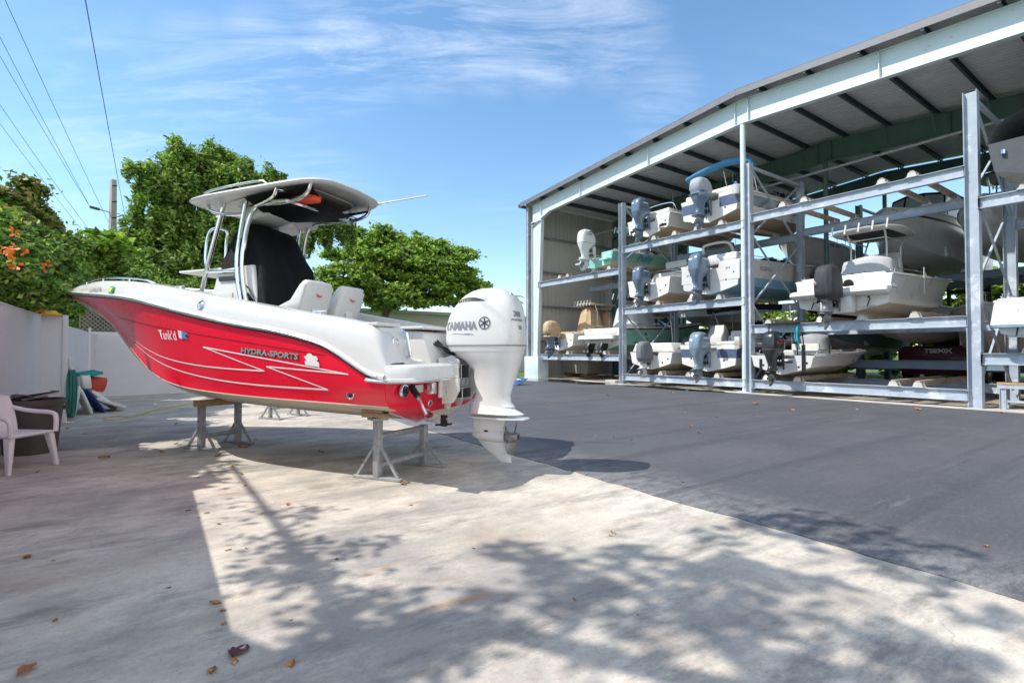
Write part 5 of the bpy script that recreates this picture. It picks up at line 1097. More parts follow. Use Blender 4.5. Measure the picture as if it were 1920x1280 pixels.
# outboard
eng = outboard(fb, -.02, 0, .13, 1.0, M_ENGW, [('YAMAHA', .125, 'port', -.265, 1.69, M_INKG, .82, .0, .006), ('300', .085, 'back', .11, 1.82, M_INKG, 1.1, 0, .004), ('FOUR STROKE', .030, 'back', .11, 1.755, M_INKG, 1.0, .2, .002), ('V6', .065, 'back', .08, 1.67, M_INKG, 1.1, 0, .003)], logo=('port', -.575, 1.72, .072))
b = MB()
def sp(x, z): return (x, cowl_side(x, z, 1, .005), z-.13)
for q in ([(-.05, 1.615), (-.40, 1.610), (-.30, 1.60), (-.44, 1.598), (-.44, 1.592), (-.10, 1.595), (-.20, 1.606), (-.05, 1.609)],):
    b.add([sp(*p) for p in q], [tuple(range(len(q)))], M_INKG)
b.build('swoosh_mark', eng)
disc('rear_badge', Mf((-.80, .0, 1.92), (-1, 0, .75)), .045, M_GREYH, M_INK, eng)
b = MB()
for k in range(3): b.tube(smooth_path([(.35, .25-.1*k, 1.31), (.1, .3-.06*k, 1.38+.03*k), (-.05, .16, 1.30-.03*k), (-.12, .05, 1.24)]), .016, M_BLACK, 6)
b.build('control_cable', eng, smooth=True)
b = MB(); b.prism([(-.02,.66),(-.16,.68),(-.24,.82),(-.22,1.12),(-.10,1.18),(-.02,1.18)], .20, .245, M_GELW, Matrix(((1,0,0,0),(0,0,1,0),(0,1,0,0),(0,0,0,1)))); b.prism([(-.02,.66),(-.16,.68),(-.24,.82),(-.22,1.12),(-.10,1.18),(-.02,1.18)], -.245, -.20, M_GELW, Matrix(((1,0,0,0),(0,0,1,0),(0,1,0,0),(0,0,0,1)))); b.box((-.035, -.32, .74), (-.012, .32, 1.2), M_GELW); b.box((-.14, .245, .95), (-.06, .26, 1.1), M_BLACK)
for zz in (.80, .86, 1.12, 1.18): b.lathe([(.014, 0), (.014, .012)], M_CHROME, 8, Matrix.Translation((-.09, .246, zz)) @ Matrix.Rotation(-math.pi/2, 4, 'X'))
b.build('transom_plate', eng, bevel=.008)
b = MB(); b.box((-.52, .03, .24), (-.47, .047, .36), M_BLACK); b.build('water_intake', eng)

# helm: console, covers, seats, hardtop
b = MB()
prof = [(4.05, 1.3), (4.0, 1.95), (3.86, 2.10), (3.55, 2.14), (3.42, 2.28), (3.34, 2.52), (2.7, 2.56), (2.55, 1.9), (2.5, 1.3)]
secs = []
for y_, f in ((-.48, .97), (-.44, 1), (.44, 1), (.48, .97)): secs.append([Vector((3.3+(p[0]-3.3)*f, y_, p[1])) for p in prof])
b.loft(secs, M_GEL); con = b.build('console', fb, bevel=.035, smooth=True)
b = MB(); b.box((3.05, .481, 1.62), (3.5, .492, 2.2), M_GEL); b.build('console_door', con, bevel=.004)
b = MB(); b.box((3.0, .484, 2.36), (3.3, .50, 2.42), M_BLACK); b.build('vent', con)
b = MB(); b.box((3.30, -.46, 2.525), (4.15, .46, 2.555), M_GELW); b.build('chart_shelf', con, bevel=.006)
# black fitted cover over console and leaning post
b = MB(); prof = [(2.22, 1.35), (2.30, 1.8), (2.42, 2.25), (2.56, 2.72), (2.72, 3.02), (2.88, 3.16), (3.05, 3.20), (3.22, 3.12), (3.34, 2.86), (3.42, 2.56), (3.05, 2.46), (2.86, 2.2), (2.74, 1.9), (2.70, 1.35)]
secs = []
for i, y_ in enumerate(np.linspace(-.48, .48, 17)):
    e = abs(y_)/.48; f = 1-.16*e**4; row = []
    for j, p in enumerate(prof):
        fold = .022*math.sin(9*p[1]+7*y_+j)+.016*math.sin(17*p[0]+15*y_)+.012*math.sin(31*y_+5*p[1])
        zz = p[1]-(.14*e**5 if p[1] > 2.7 else 0)
        row.append(Vector((2.85+(p[0]-2.85)*f+fold, y_*(1-.18*max(0, (p[1]-2.2))**1.5)+fold*.6, zz)))
    secs.append(row)
b.loft(secs, M_CANVAS_B); o = b.build('console_cover', fb, smooth=True, angle=60)
M_PIPE = mat('cover_seam', (.03, .032, .038), .5, 0, .05)
b = MB()
for s_ in (1, -1): b.tube(smooth_path([(2.45, s_*.50, 1.5), (2.55, s_*.51, 1.95), (2.72, s_*.50, 2.25), (3.0, s_*.50, 2.40)]), .008, M_PIPE, 5)
b.build('seam', o)
# helm seats with their backs to the stern
for sy in (.34, -.30):
    b = MB()
    prof = [(1.38, 2.30), (1.44, 2.335), (1.62, 2.34), (1.70, 2.30), (1.78, 2.02), (1.86, 1.93), (2.02, 1.91), (2.10, 1.86), (2.06, 1.74), (1.6, 1.70), (1.52, 1.82)]
    prof = [(1.40, 2.30), (1.45, 2.33), (1.50, 2.32), (1.60, 2.05), (1.66, 1.93), (1.98, 1.92), (2.03, 1.86), (1.98, 1.80), (1.60, 1.80), (1.54, 1.86), (1.50, 1.98)]
    secs = []
    for y_, f in ((-.27, .92), (-.25, 1), (-.20, 1), (.20, 1), (.25, 1), (.27, .92)):
        secs.append([Vector((1.7+(p[0]-1.7)*f+(.0 if abs(y_) < .22 else .02), sy+y_*(1 if p[1] < 2.1 else .9), 2.0+(p[1]-2.0)*f)) for p in prof])
    b.loft(secs, M_GEL)
    for g_ in (-.26, .26): b.prism([(1.44, 2.26), (1.52, 2.28), (1.70, 2.06), (1.92, 1.98), (1.96, 1.90), (1.6, 1.88), (1.53, 1.98)], g_-.018+sy, g_+.018+sy, M_GEL, Matrix(((1,0,0,0),(0,0,1,0),(0,1,0,0),(0,0,0,1))))
    se_ = b.build('helm_seat', fb, bevel=.015, smooth=True); se_.scale = (.92, .92, .92); se_.location = (.22+.08*1.75, .08*sy, .08*1.9)
    fn = plane_fn((1.455, sy+.0, 2.14), (0, -1, 0), (.22, 0, 1))
    b = MB(); b.add([Vector(fn(.055*math.cos(a), .032*math.sin(a)))+Vector((-.012, 0, 0)) for a in np.linspace(0, 6.28, 20)[:-1]], [tuple(range(19))], mat('badge_red', (.6, .03, .05), .4)); b.build('badge', se_)
    text('Todd', .035, lambda a, b_: Vector(fn(a, b_))+Vector((-.015, 0, 0)), M_INKW, se_, bold=.001)
    b = MB(); b.box((1.425, sy-.1, 2.245), (1.445, sy+.1, 2.285), M_GEL); b.box((1.50, sy-.08, 1.86), (1.515, sy+.08, 1.96), M_GEL); b.build('seat_handle', se_, bevel=.008)
    b = MB(); b.lathe([(.06, 0), (.06, .5)], M_CHROME, 14, Matrix.Translation((1.75, sy, 1.32))); b.build('pedestal', se_, smooth=True)
# hardtop
b = MB(); TS, TL, TW, TZ = 2.52, 1.09, .80, 3.45
secs = []
for dz, f in ((.015, .80), (.0, .90), (-.005, .965), (.012, .99), (.025, 1), (.04, .99), (.055, .96), (.08, .84), (.10, .5), (.106, .15)):
    row = []
    for a in np.linspace(0, 2*math.pi, 64, endpoint=False):
        cx, cy = se(math.cos(a), 6), se(math.sin(a), 6); f2 = 1-(1-f)*1.25
        row.append(Vector((TS+TL*f2*cx+.05*(1-cy*cy)*cx, TW*f*cy*(1+.12*cx), TZ+dz-.03*(f*cy)**2-.055*cx)))
    secs.append(row)
b.loft(secs, M_GEL); top = b.build('hardtop', fb, smooth=True, angle=50)
b = MB(); secs = []
for dz, f in ((-.001, .70), (-.012, .69), (-.012, .58), (.0, .57)):
    secs.append([Vector((TS+TL*f*se(math.cos(a), 5), TW*f*se(math.sin(a), 5), TZ+.004+dz-.03*(f*math.sin(a))**2-.055*f*se(math.cos(a), 5))) for a in np.linspace(0, 2*math.pi, 48, endpoint=False)])
b.loft(secs, M_GEL, True, False, False); b.build('underside_panel', top, smooth=True)
# storage bag slung under the hardtop, life vests showing
b = MB(); secs = []
for i, xs in enumerate(np.linspace(1.62, 2.72, 9)):
    u = i/8; sag = .15+.05*math.sin(u*math.pi)+.05*(1-u)
    secs.append([Vector((xs, .60*yy, TZ-.035+.04*(1-u)-sag*(1-abs(yy)**2.2)+.01*math.sin(7*u+9*yy))) for yy in np.linspace(-1, 1, 15)])
b.loft(secs, M_CANVAS_B, closed=False); bag = b.build('storage_bag', top, smooth=True)
b = MB(); b.loft([section(TZ-.10, .3, -.3, .12, 16, 2.2), section(TZ-.06, .34, -.34, .15, 16, 2.2), section(TZ-.02, .3, -.3, .12, 16, 2.2)], mat('orange_vest', (.7, .08, .03), .7)); o = b.build('life_vest', bag, smooth=True); o.location = (1.86, .40, -.05); o.scale = (.7, .8, 1)
b = MB(); b.prism([(2.55, TZ-.04), (3.15, TZ-.04), (3.12, TZ-.26), (2.62, TZ-.20)], -.62, .30, M_GEL, Matrix(((1,0,0,0),(0,0,1,0),(0,1,0,0),(0,0,0,1)))); eb = b.build('electronics_box', top, bevel=.02)
b = MB(); b.add([(2.585, .18, TZ-.10), (2.585, .0, TZ-.10), (2.605, .0, TZ-.16), (2.605, .18, TZ-.16)], [(0,1,2,3)], M_BLACK); b.lathe([(.025, 0), (.02, .012)], M_BLACK, 12, Mf((2.59, -.18, TZ-.13), (-1, 0, -.2))); b.build('switch_panel', eb)
def leg(pts, nm='leg', r=.030): b = MB(); b.tube(smooth_path(pts, it=2), r, M_CHROME, 10); return b.build(nm, top, smooth=True)
for sg in (1, -1):
    y = .5*sg
    leg([(2.62, y*1.05, 1.32), (2.80, y*1.05, 1.9), (2.97, y*1.02, 2.50), (2.90, y, 3.0), (2.78, y, 3.49)])
    leg([(2.50, y*1.1, 1.32), (2.68, y*1.1, 1.9), (2.85, y*1.06, 2.50), (2.78, y*1.02, 3.05), (2.66, y, 3.30), (2.46, y*1.05, 3.34), (2.0, y*1.15, 3.30)])
    leg([(3.72, y, 1.95), (3.55, y, 2.5), (3.18, y, 3.49)])
    leg([(3.58, y, 2.50), (2.97, y, 2.48)], 'crossbar', .022)
    leg([(3.38, y*1.2, 3.40), (3.36, y*1.2, 3.30), (3.15, y*1.05, 3.25), (2.84, y, 3.24)], 'brace_tube', .024)
    leg([(1.62, y*1.15, 3.49), (1.66, y*1.15, 3.36), (1.9, y*1.1, 3.29), (2.4, y*1.05, 3.31)], 'brace_tube', .024)
    leg([(2.05, y*1.38, 3.44), (2.15, y*1.3, 3.33), (2.6, y*1.05, 3.31)], 'brace_tube', .022)
    b = MB(); b.lathe([(.05, 0), (.05, .006), (.03, .012)], M_CHROME, 14, Matrix.Translation((2.0, y*1.36, TZ-.055)) @ Matrix.Rotation(math.pi, 4, 'X')); b.build('spreader_light', top, smooth=True)
leg([(3.95, .14, 2.56), (4.06, .14, 2.72), (4.02, .13, 3.14), (3.92, .10, 3.25), (3.92, -.14, 3.25), (4.0, -.17, 3.14), (4.02, -.17, 2.72), (3.92, -.17, 2.56)], 'windshield_hoop', .020)
leg([(2.0, .56, 3.30), (1.85, .4, 3.26), (1.85, -.4, 3.26), (2.0, -.56, 3.30)], 'brace_tube', .022)
b = MB()
for sg in (1, -1): b.tube(smooth_path([(3.38, sg*.68, TZ+.03), (3.32, sg*.68, TZ+.10), (2.4, sg*.62, TZ+.155), (2.3, sg*.62, TZ+.09)]), .014, M_CHROME, 6)
b.build('top_rail', top, smooth=True)
b = MB(); b.tube([(1.5, -.62, TZ+.08), (.75, -.72, TZ+.14)], .010, M_GEL, 6); b.tube([(1.6, -.60, TZ+.07), (1.48, -.62, TZ+.08)], .022, M_GEL, 8); b.build('antenna', top, smooth=True)
b = MB(); b.lathe([(.02, 0), (.02, .12), (.035, .13), (.035, .2), (.01, .21)], M_CHROME, 12, Matrix.Translation((3.9, -.1, 2.55))); b.tube([(3.9, -.1, 2.72), (3.6, -.1, 2.72)], .018, M_CHROME); b.build('rod_holder', con, smooth=True)

# ------------------------------------------------------------------ boat stands
def stand(label, pa, pb, ht_a, ht_b, wood=None, cross=(.25, .62), az=None, group='steel boat stands', pw=.078):
    pa = Vector((*pa, 0)); pb = Vector((*pb, 0)); mid = (pa+pb)/2
    t = empty('boat_stand', mid, 0, label, 'boat stand', group)
    d = (pb-pa).normalized(); nrm = Vector((-d.y, d.x, 0))
    if az is not None: nrm = Vector((math.cos(az), math.sin(az), 0))
    for p, h_ in ((pa, ht_a), (pb, ht_b)):
        q = p-mid
        b = MB(); b.bar(q+Vector((0,0,.02)), q+Vector((0,0,h_)), pw, pw, M_GALV, tuple(d)); b.build('post', t, bevel=.006)
        b = MB(); b.bar(q-nrm*.31+Vector((0,0,.018)), q+nrm*.31+Vector((0,0,.018)), .075, .03, M_GALV); b.build('foot', t, bevel=.005)
        for s_ in (1, -1):
            b = MB(); b.bar(q+nrm*s_*.27+Vector((0,0,.03)), q+nrm*s_*.04+Vector((0,0,h_*.54)), .028, .028, M_GALV); b.build('brace', t)
    for c in cross:
        b = MB(); b.tube([pa-mid+Vector((0,0,ht_a*c)), pb-mid+Vector((0,0,ht_a*c))], .035, M_GALV, 10); b.build('crossbar', t, smooth=True)
    if wood == 'beam':
        b = MB(); b.bar(pa-mid-d*.08+Vector((0,0,ht_a+.045)), pb-mid+d*.06+Vector((0,0,ht_b+.045)), .14, .09, M_LUMBER); b.build('wood_pad', t, bevel=.006)
    elif wood == 'pad':
        b = MB(); q = pa-mid+Vector((0,0,ht_a)); b.box((q.x-.09, q.y-.09, q.z-.01), (q.x+.09, q.y+.09, q.z+.015), M_GALV); b.bar(q-nrm*.16+Vector((0,0,.045)), q+nrm*.16+Vector((0,0,.045)), .16, .05, M_LUMBER); b.bar(q-nrm*.1+Vector((0,0,.088)), q+nrm*.17+Vector((0,0,.088)), .14, .035, M_LUMBER); b.build('wood_pad', t, bevel=.005)
    return t
stand('galvanised stand under the stern of the red boat, wooden block on its near post', (2.02, 5.45), (2.73, 5.79), .66, .50, 'pad', (.22, .70), az=R(123))
stand('galvanised stand under the middle of the red hull with a wooden beam across', (.56, 8.52), (1.06, 8.85), .62, .60, 'beam', (.30,), az=R(123))
p1, p2 = (1.98, 11.55), (2.6, 11.9)
stand('white painted stand left behind the red boat on the sunlit concrete', p1, p2, .55, .55, None, (.4,), group='steel boat stands', pw=.06)
# ------------------------------------------------------------------ trees
def leafmat(name, c0, c1, c2, tr=.35):
    m = bpy.data.materials.new(name); m.use_nodes = True; t = m.node_tree; b = t.nodes['Principled BSDF']; L = t.links.new
    g = N(t, 'ShaderNodeNewGeometry'); cr = N(t, 'ShaderNodeValToRGB'); L(g.outputs['Random Per Island'], cr.inputs[0])
    e = cr.color_ramp; e.elements[0].color = (*c0, 1); e.elements[1].color = (*c2, 1); x = e.elements.new(.55); x.color = (*c1, 1)
    tc = N(t, 'ShaderNodeTexCoord'); no = N(t, 'ShaderNodeTexNoise'); no.inputs['Scale'].default_value = .9; no.inputs['Detail'].default_value = 3; L(tc.outputs['Object'], no.inputs['Vector'])
    mr = N(t, 'ShaderNodeMapRange'); mr.inputs[1].default_value = .35; mr.inputs[2].default_value = .65; mr.inputs[3].default_value = .7; mr.inputs[4].default_value = 1.35; L(no.outputs[0], mr.inputs[0])
    ml = N(t, 'ShaderNodeMix', data_type='RGBA', blend_type='MULTIPLY'); ml.inputs[0].default_value = 1; L(cr.outputs[0], ml.inputs[6]); L(mr.outputs[0], ml.inputs[7])
    L(ml.outputs[2], b.inputs['Base Color']); b.inputs['Roughness'].default_value = .5
    tl = N(t, 'ShaderNodeBsdfTranslucent'); L(ml.outputs[2], tl.inputs[0]); ms = N(t, 'ShaderNodeMixShader'); ms.inputs[0].default_value = tr
    L(b.outputs[0], ms.inputs[1]); L(tl.outputs[0], ms.inputs[2]); L(ms.outputs[0], t.nodes['Material Output'].inputs[0])
    return m
L_DARK = leafmat('weeping_leaf', (.05, .11, .02), (.17, .31, .04), (.42, .56, .10), .38)
L_MID = leafmat('round_tree_leaf', (.05, .12, .018), (.20, .36, .035), (.50, .64, .10), .38)
L_BUSH = leafmat('bush_leaf', (.05, .13, .025), (.16, .30, .04), (.48, .58, .10), .4)
L_REDD = leafmat('bronze_leaf', (.07, .13, .02), (.19, .29, .05), (.42, .24, .09), .4)
L_PALM = leafmat('palm_leaf', (.05, .09, .02), (.12, .17, .04), (.28, .26, .08))
L_BACK = leafmat('far_leaf', (.08, .16, .015), (.26, .40, .04), (.55, .68, .10), .5)
M_BARK = mat('bark', (.14, .11, .085), .9, 0, .3, 6, bump=.8, bs=20)
M_FLOWER = mat('orange_flower', (.85, .20, .03), .6, 0, .2)
def leaf_obj(name, P, size, m, parent, seed=1, droop=0., aspect=1.8, up=.35, nrm=None):
    """a crown: one mesh of many small bent leaf faces around the points P"""
    rg = np.random.default_rng(seed); n = len(P); P = np.asarray(P)
    d = rg.normal(size=(n, 3)); d[:, 2] = d[:, 2]*.45-droop; d /= np.linalg.norm(d, axis=1)[:, None]
    q = rg.normal(size=(n, 3)); q[:, 2] += up*3
    if nrm is not None: q += nrm*1.6
    sd_ = np.cross(d, q); sd_ /= (np.linalg.norm(sd_, axis=1)[:, None]+1e-9)
    s = size*rg.uniform(.6, 1.35, n)[:, None]; nn = np.cross(sd_, d)
    a = P-d*s*.5*aspect; c = P+d*s*.5*aspect; l = P+sd_*s*.5+nn*s*.10; r_ = P-sd_*s*.5+nn*s*.10
    V = np.stack([a, l, c, r_], 1).reshape(-1, 3)
    me = bpy.data.meshes.new(name); me.vertices.add(4*n); me.vertices.foreach_set('co', V.astype(np.float32).ravel())
    me.loops.add(4*n); me.loops.foreach_set('vertex_index', np.arange(4*n, dtype=np.int32)); me.polygons.add(n)
    me.polygons.foreach_set('loop_start', np.arange(0, 4*n, 4, dtype=np.int32)); me.polygons.foreach_set('loop_total', np.full(n, 4, dtype=np.int32))
    me.update(calc_edges=True); me.materials.append(m)
    o = bpy.data.objects.new(name, me); col.objects.link(o); o.parent = parent; return o
def crown_pts(blobs, clumps, per, spread, seed=1, shell=.55, droop=0., flat=.75):
    """leaf clumps spread over the outer part of each blob; returns points and outward directions"""
    rg = np.random.default_rng(seed); P = []; Nn = []
    vol = np.array([b_[3]**2 for b_ in blobs]); vol = vol/vol.sum()
    for (x, y, z, r_), f in zip(blobs, vol):
        k = max(3, int(clumps*f)); d = rg.normal(size=(k, 3)); d /= np.linalg.norm(d, axis=1)[:, None]
        rad = r_*(shell+(1-shell)*rg.random(k)**.6)*rg.uniform(.85, 1.12, k); c = d*rad[:, None]; c[:, 2] *= flat
        for i in range(k):
            m_ = int(per*rg.uniform(.5, 1.4)); sp_ = spread*rg.uniform(.6, 1.3); e = rg.normal(size=(m_, 3))*sp_; e[:, 2] *= .45
            if droop: L_ = rg.random(m_)**1.3*droop*rg.uniform(.3, 1.3); e[:, 2] -= L_; e[:, :2] *= (1-.6*(L_/droop)[:, None])*.7
            P.append(c[i]+e+np.array([x, y, z])); Nn.append(np.repeat(d[i][None], m_, 0))
    return np.concatenate(P), np.concatenate(Nn)
def tree(name, label, base, blobs, m, clumps, per, spread, size, seed=1, trunk_r=.2, cat='tree', group=None, droop=0., shell=.55, flat=.75, limbs=7, lean=(0, 0), aspect=1.8, trunk_m=None, crown_name='crown', clip=None):
    base = Vector(base); t = empty(name, base, 0, label, cat, group)
    B_ = [(b_[0]-base.x, b_[1]-base.y, b_[2]-base.z, b_[3]) for b_ in blobs]; r9 = random.Random(seed+9); ex = []
    for q in B_:
        for k in range(2):
            d = Vector((r9.gauss(0, 1), r9.gauss(0, .8), abs(r9.gauss(.3, .7)))).normalized(); ex.append((q[0]+d.x*q[3]*1.02, q[1]+d.y*q[3]*1.02, q[2]+d.z*q[3]*.95, q[3]*r9.uniform(.16, .34)))
    B_ += ex
    P, Nn = crown_pts(B_, clumps, per, spread, seed, shell, droop, flat)
    P[:, 2] = np.maximum(P[:, 2], .05)
    if clip is not None: k_ = ~((P[:, 0]+base.x > clip[0]) & (P[:, 2] < clip[1])); P, Nn = P[k_], Nn[k_]
    leaf_obj(crown_name, P, size, m, t, seed+5, droop=.5 if droop else .1, nrm=Nn, aspect=aspect)
    b = MB(); rg = random.Random(seed); zc = sum(q[2] for q in B_)/len(B_)
    cx = sum(q[0] for q in B_)/len(B_); cy = sum(q[1] for q in B_)/len(B_)
    top = Vector((cx*.5, cy*.5, zc*.62))
    b.tube([(0, 0, -.1), (cx*.1, cy*.1, zc*.2), (cx*.3, cy*.3, zc*.42), top], [trunk_r*1.3, trunk_r, trunk_r*.85, trunk_r*.7], trunk_m or M_BARK, 10)
    o = b.build('trunk', t, smooth=True); b = MB()
    for q in B_[:min(limbs, len(blobs))]:
        e = Vector(q[:3]); mid = top.lerp(e, .5)+Vector((rg.uniform(-.3, .3), rg.uniform(-.3, .3), rg.uniform(.0, .4)))*q[3]*.3
        b.tube(smooth_path([top-Vector((0, 0, .2)), mid, e], it=1), [trunk_r*.5, trunk_r*.42, trunk_r*.3, trunk_r*.15], trunk_m or M_BARK, 7)
        for k in range(5):
            d = Vector((rg.gauss(0, 1), rg.gauss(0, 1), rg.gauss(0, .7))).normalized(); b.tube([mid.lerp(e, rg.uniform(.2, 1)), e+d*q[3]*.5, e+d*q[3]*.9], [trunk_r*.16, trunk_r*.1, trunk_r*.04], trunk_m or M_BARK, 5)
    b.build('branches', o, smooth=True)
    return t
def B(px, py, Y, rp, dy=0):
    p = WY(px, py, Y); dep = (Vector(p)-Vector((0, 0, CAM_H))).dot(_fw); return (p.x, p.y+dy, p.z, rp*dep/FPX)
# big weeping tree behind the back wall
bl = [B(365,330,26,62),B(310,355,25,58),B(430,345,26,60),B(480,360,26.5,45),B(290,430,25,55),B(350,430,25,62),B(420,430,25,62),B(270,490,24,48),B(340,510,24,60),B(430,500,24.5,55),B(500,420,26,48),B(545,400,26,42),B(590,405,26,40),B(630,420,26,32),B(400,295,27,32),B(345,290,26,30),B(250,455,24.5,25),B(560,440,26,35),B(505,350,26.5,34),B(530,450,26,40)]
tree('weeping_tree', 'tall weeping tree with drooping feathery branches rising behind the hardtop of the red boat', (3.2, 25.5, 0), bl, L_DARK, 800, 150, .17, .09, 3, .34, droop=1.1, shell=.45, flat=.95, limbs=16, aspect=2.2)
bl = [B(180,500,22,38),B(225,510,22.5,40),B(270,540,22,42),B(195,545,22,42),B(150,540,21.5,36),B(320,560,22,40),B(370,560,22,36)]
tree('feathery_tree', 'low feathery light green tree filling the gap between bush and weeping tree', (-.3, 22.6, 0), bl, L_DARK, 560, 150, .15, .07, 8, .16, droop=.6, shell=.3, flat=.9, aspect=2.4)
# leafy round tree right of the hardtop
bl = [B(700,480,36,52),B(760,490,36,55),B(820,500,36,50),B(860,520,36,38),B(650,520,35,50),B(720,540,35,55),B(790,545,35,50),B(730,455,37,32),B(800,470,37,36),B(850,555,35,30),B(885,540,36,24),B(620,540,35,36),B(870,480,37,20),B(690,455,36,24)]
tree('spreading_tree', 'broad bright green tree above the low building, between hardtop and outboard', (12.6, 36, 0), bl, L_MID, 800, 95, .28, .17, 21, .35, shell=.6, flat=.7, limbs=14)
# hedge tree with orange blossoms by the left fence
bl = [B(20,480,12.5,55),B(70,500,14.5,48),B(35,545,12,52),B(95,535,15.5,42),B(120,470,17.5,36),B(60,455,15.5,40),B(110,510,17,38),B(10,430,13,32),B(125,550,18,26),B(85,565,15,30),B(-20,520,11,50)]
t = tree('flowering_bush', 'leafy shrub with orange trumpet flowers spilling over the left fence', (-3.4, 14, 0), bl, L_BUSH, 850, 150, .14, .062, 31, .14, cat='shrub', shell=.5, flat=.9, droop=.35, clip=(-1.95, 2.18))
rg = np.random.default_rng(4)
for px_, py_, Y in [(95,540,13.6),(108,545,14.2),(20,475,10.4),(100,560,14.2),(85,585,12.8),(30,435,11),(112,570,15.6),(48,505,11),(110,588,15.2),(22,463,10.2),(47,474,11),(84,496,11.5),(62,523,11.8),(72,543,12),(44,557,11.5),(106,543,14.5),(100,570,14.5),(91,560,14),(30,500,10.5),(12,478,10),(115,555,15.5),(120,580,16.5),(104,592,15),(66,572,13),(78,580,13.2),(56,562,12.6),(96,578,14),(118,600,16.4),(84,566,13.4)]:
    c = WY(px_, py_, Y)-t.location; b = MB()
    for k in range(9):
        e = Vector(rg.normal(size=3))*.03; d = Vector(rg.normal(size=3)).normalized(); s_ = Vector(rg.normal(size=3)).cross(d).normalized()
        b.add([c+e, c+e+d*.06+s_*.025, c+e+d*.09, c+e+d*.06-s_*.025], [(0,1,2,3)], M_FLOWER)
    b.build('flower_cluster', t)
bl = [B(15,375,16,26),B(50,360,16.5,20),B(40,410,16,34),B(75,420,17,24),B(5,420,15,30),B(60,390,17,20)]
tree('bronze_leaf_tree', 'sparse tree with bronze red leaves at the top left above the shrub', (-4.2, 17.2, 0), bl, L_REDD, 120, 60, .13, .08, 41, .12, shell=.3, flat=.9)
# dark hedge just behind the wall corner
bl = [(-2.6,22.2,1.6,1.0),(-1.8,22.6,2.2,1.1),(-.6,23,2.1,1.2),(.8,23,2.2,1.2),(2.2,23.2,2.3,1.2),(3.6,23.4,2.4,1.2),(5,23.5,2.3,1.1)]
tree('hedge', 'dark evergreen hedge directly behind the lattice screen', (1.2, 23.1, 0), bl, L_BUSH, 420, 90, .2, .11, 51, .08, cat='hedge', shell=.3, flat=1)
# trees seen through the racks
for k, (nm, lab, px_, Y, zz, rr, sd_, X) in enumerate([
    ('rack_tree', 'bright green tree seen through the gap left of the grey cruiser hull', 0, 13.5, 4.6, 2.8, 61, 36),
    ('rack_tree', 'bright green tree glimpsed under the middle beams of the left bays', 0, 21, 3.2, 2.6, 62, 36),
    ('rack_tree', 'dark green tree behind the open bay right of the center console', 0, 7.2, 3.4, 2.9, 63, 36),
    ('rack_tree', 'green tree at the far right behind the thick post', 0, 1.8, 3.6, 2.9, 64, 36)]):
    bl = [(X, Y, zz, rr), (X+.5, Y+1.8, zz-.8, rr*.75), (X-.3, Y-1.8, zz-.6, rr*.8), (X, Y+.5, zz+1.3, rr*.6), (X-1, Y-.6, 1.6, rr*.7), (X-1, Y+1.6, 1.4, rr*.7)]
    tree(nm, lab, (X, Y, 0), bl, L_BACK, 330, 70, .28, .19, sd_, .22, group='trees behind the shed', shell=.35, flat=.85)
# palm between outboard and shed
pb = WY(955, 640, 38); crown_c = WY(952, 566, 38)
t = empty('palm_tree', (pb.x, pb.y, 0), 0, 'small palm with yellowing fronds left of the shed corner', 'palm')
b = MB(); b.tube([(0, 0, 0), (.1, 0, crown_c.z*.5), (crown_c.x-pb.x, 0, crown_c.z)], [.2, .15, .12], M_BARK, 10); b.build('trunk', t, smooth=True)
rg = random.Random(9)
for k in range(22):
    a = k*2.4; el = rg.uniform(-.3, 1.2); L_ = rg.uniform(1.5, 2.0); b = MB(); P_ = []
    c = crown_c-Vector((pb.x, pb.y, 0))
    for i in range(13):
        u = i/12; r_ = L_*u*math.cos(el*(1-u*.4)); P_.append(c+Vector((r_*math.cos(a), r_*math.sin(a), L_*(math.sin(el)*u-.65*u*u))))
    b.tube(P_, [.02-.0012*i for i in range(13)], L_PALM, 4)
    for i in range(1, 13):
        d = (P_[i]-P_[i-1]).normalized(); s_ = d.cross(Vector((0, 0, 1))).normalized()
        for sg in (1, -1):
            for h in (0, .5):
                p = P_[i-1].lerp(P_[i], h); ln = .55*math.sin(min(1, (i+1)/8)*math.pi*.55+.3)*rg.uniform(.8, 1.1); e = p+s_*sg*ln*.75+d*ln*.5-Vector((0, 0, ln*.45)); w_ = d*.03
                b.add([p-w_, p+w_, e], [(0, 1, 2)], L_PALM)
    b.build('frond', t)
# low house behind
t = empty('low_house', (9, 40, 0), 0, 'long low white house with a flat roof edge behind the yard', 'house')
M_HW = mat('house_wall', (.66, .62, .56), .8, 0, .08, 1); M_HR = mat('house_roof', (.52, .52, .52), .6, 0, .1, 1.2)
b = MB(); b.box((0, 0, 0), (34, 9, 4.55), M_HW); b.build('wall', t)
b = MB(); b.box((-.5, -.6, 4.553), (34.5, 9.5, 4.8), M_HR); b.build('roof', t)
for k, xx in enumerate((2, 8.5, 14, 20.2, 22.6, 27)):
    b = MB(); b.box((xx-.08, -.05, 1.0), (xx+1.7, -.003, 2.5), M_GEL); f_ = b.build('window', t); b = MB(); b.box((xx, -.07, 1.08), (xx+1.62, -.053, 2.42), M_GLASS); b.build('pane', f_)
M_COPE = mat('pale_block', (.55, .52, .48), .8, 0, .1)
t = empty('garden_wall', (13.6, 29, 0), 0, 'beige garden wall left of the shed corner beyond the grass', 'wall'); b = MB(); b.box((0, 0, 0), (16, .2, 1.5), M_COPE); b.build('wall_face', t); b = MB(); b.box((-.04, -.04, 1.503), (16.04, .24, 1.58), M_GELW); b.build('cap', t)

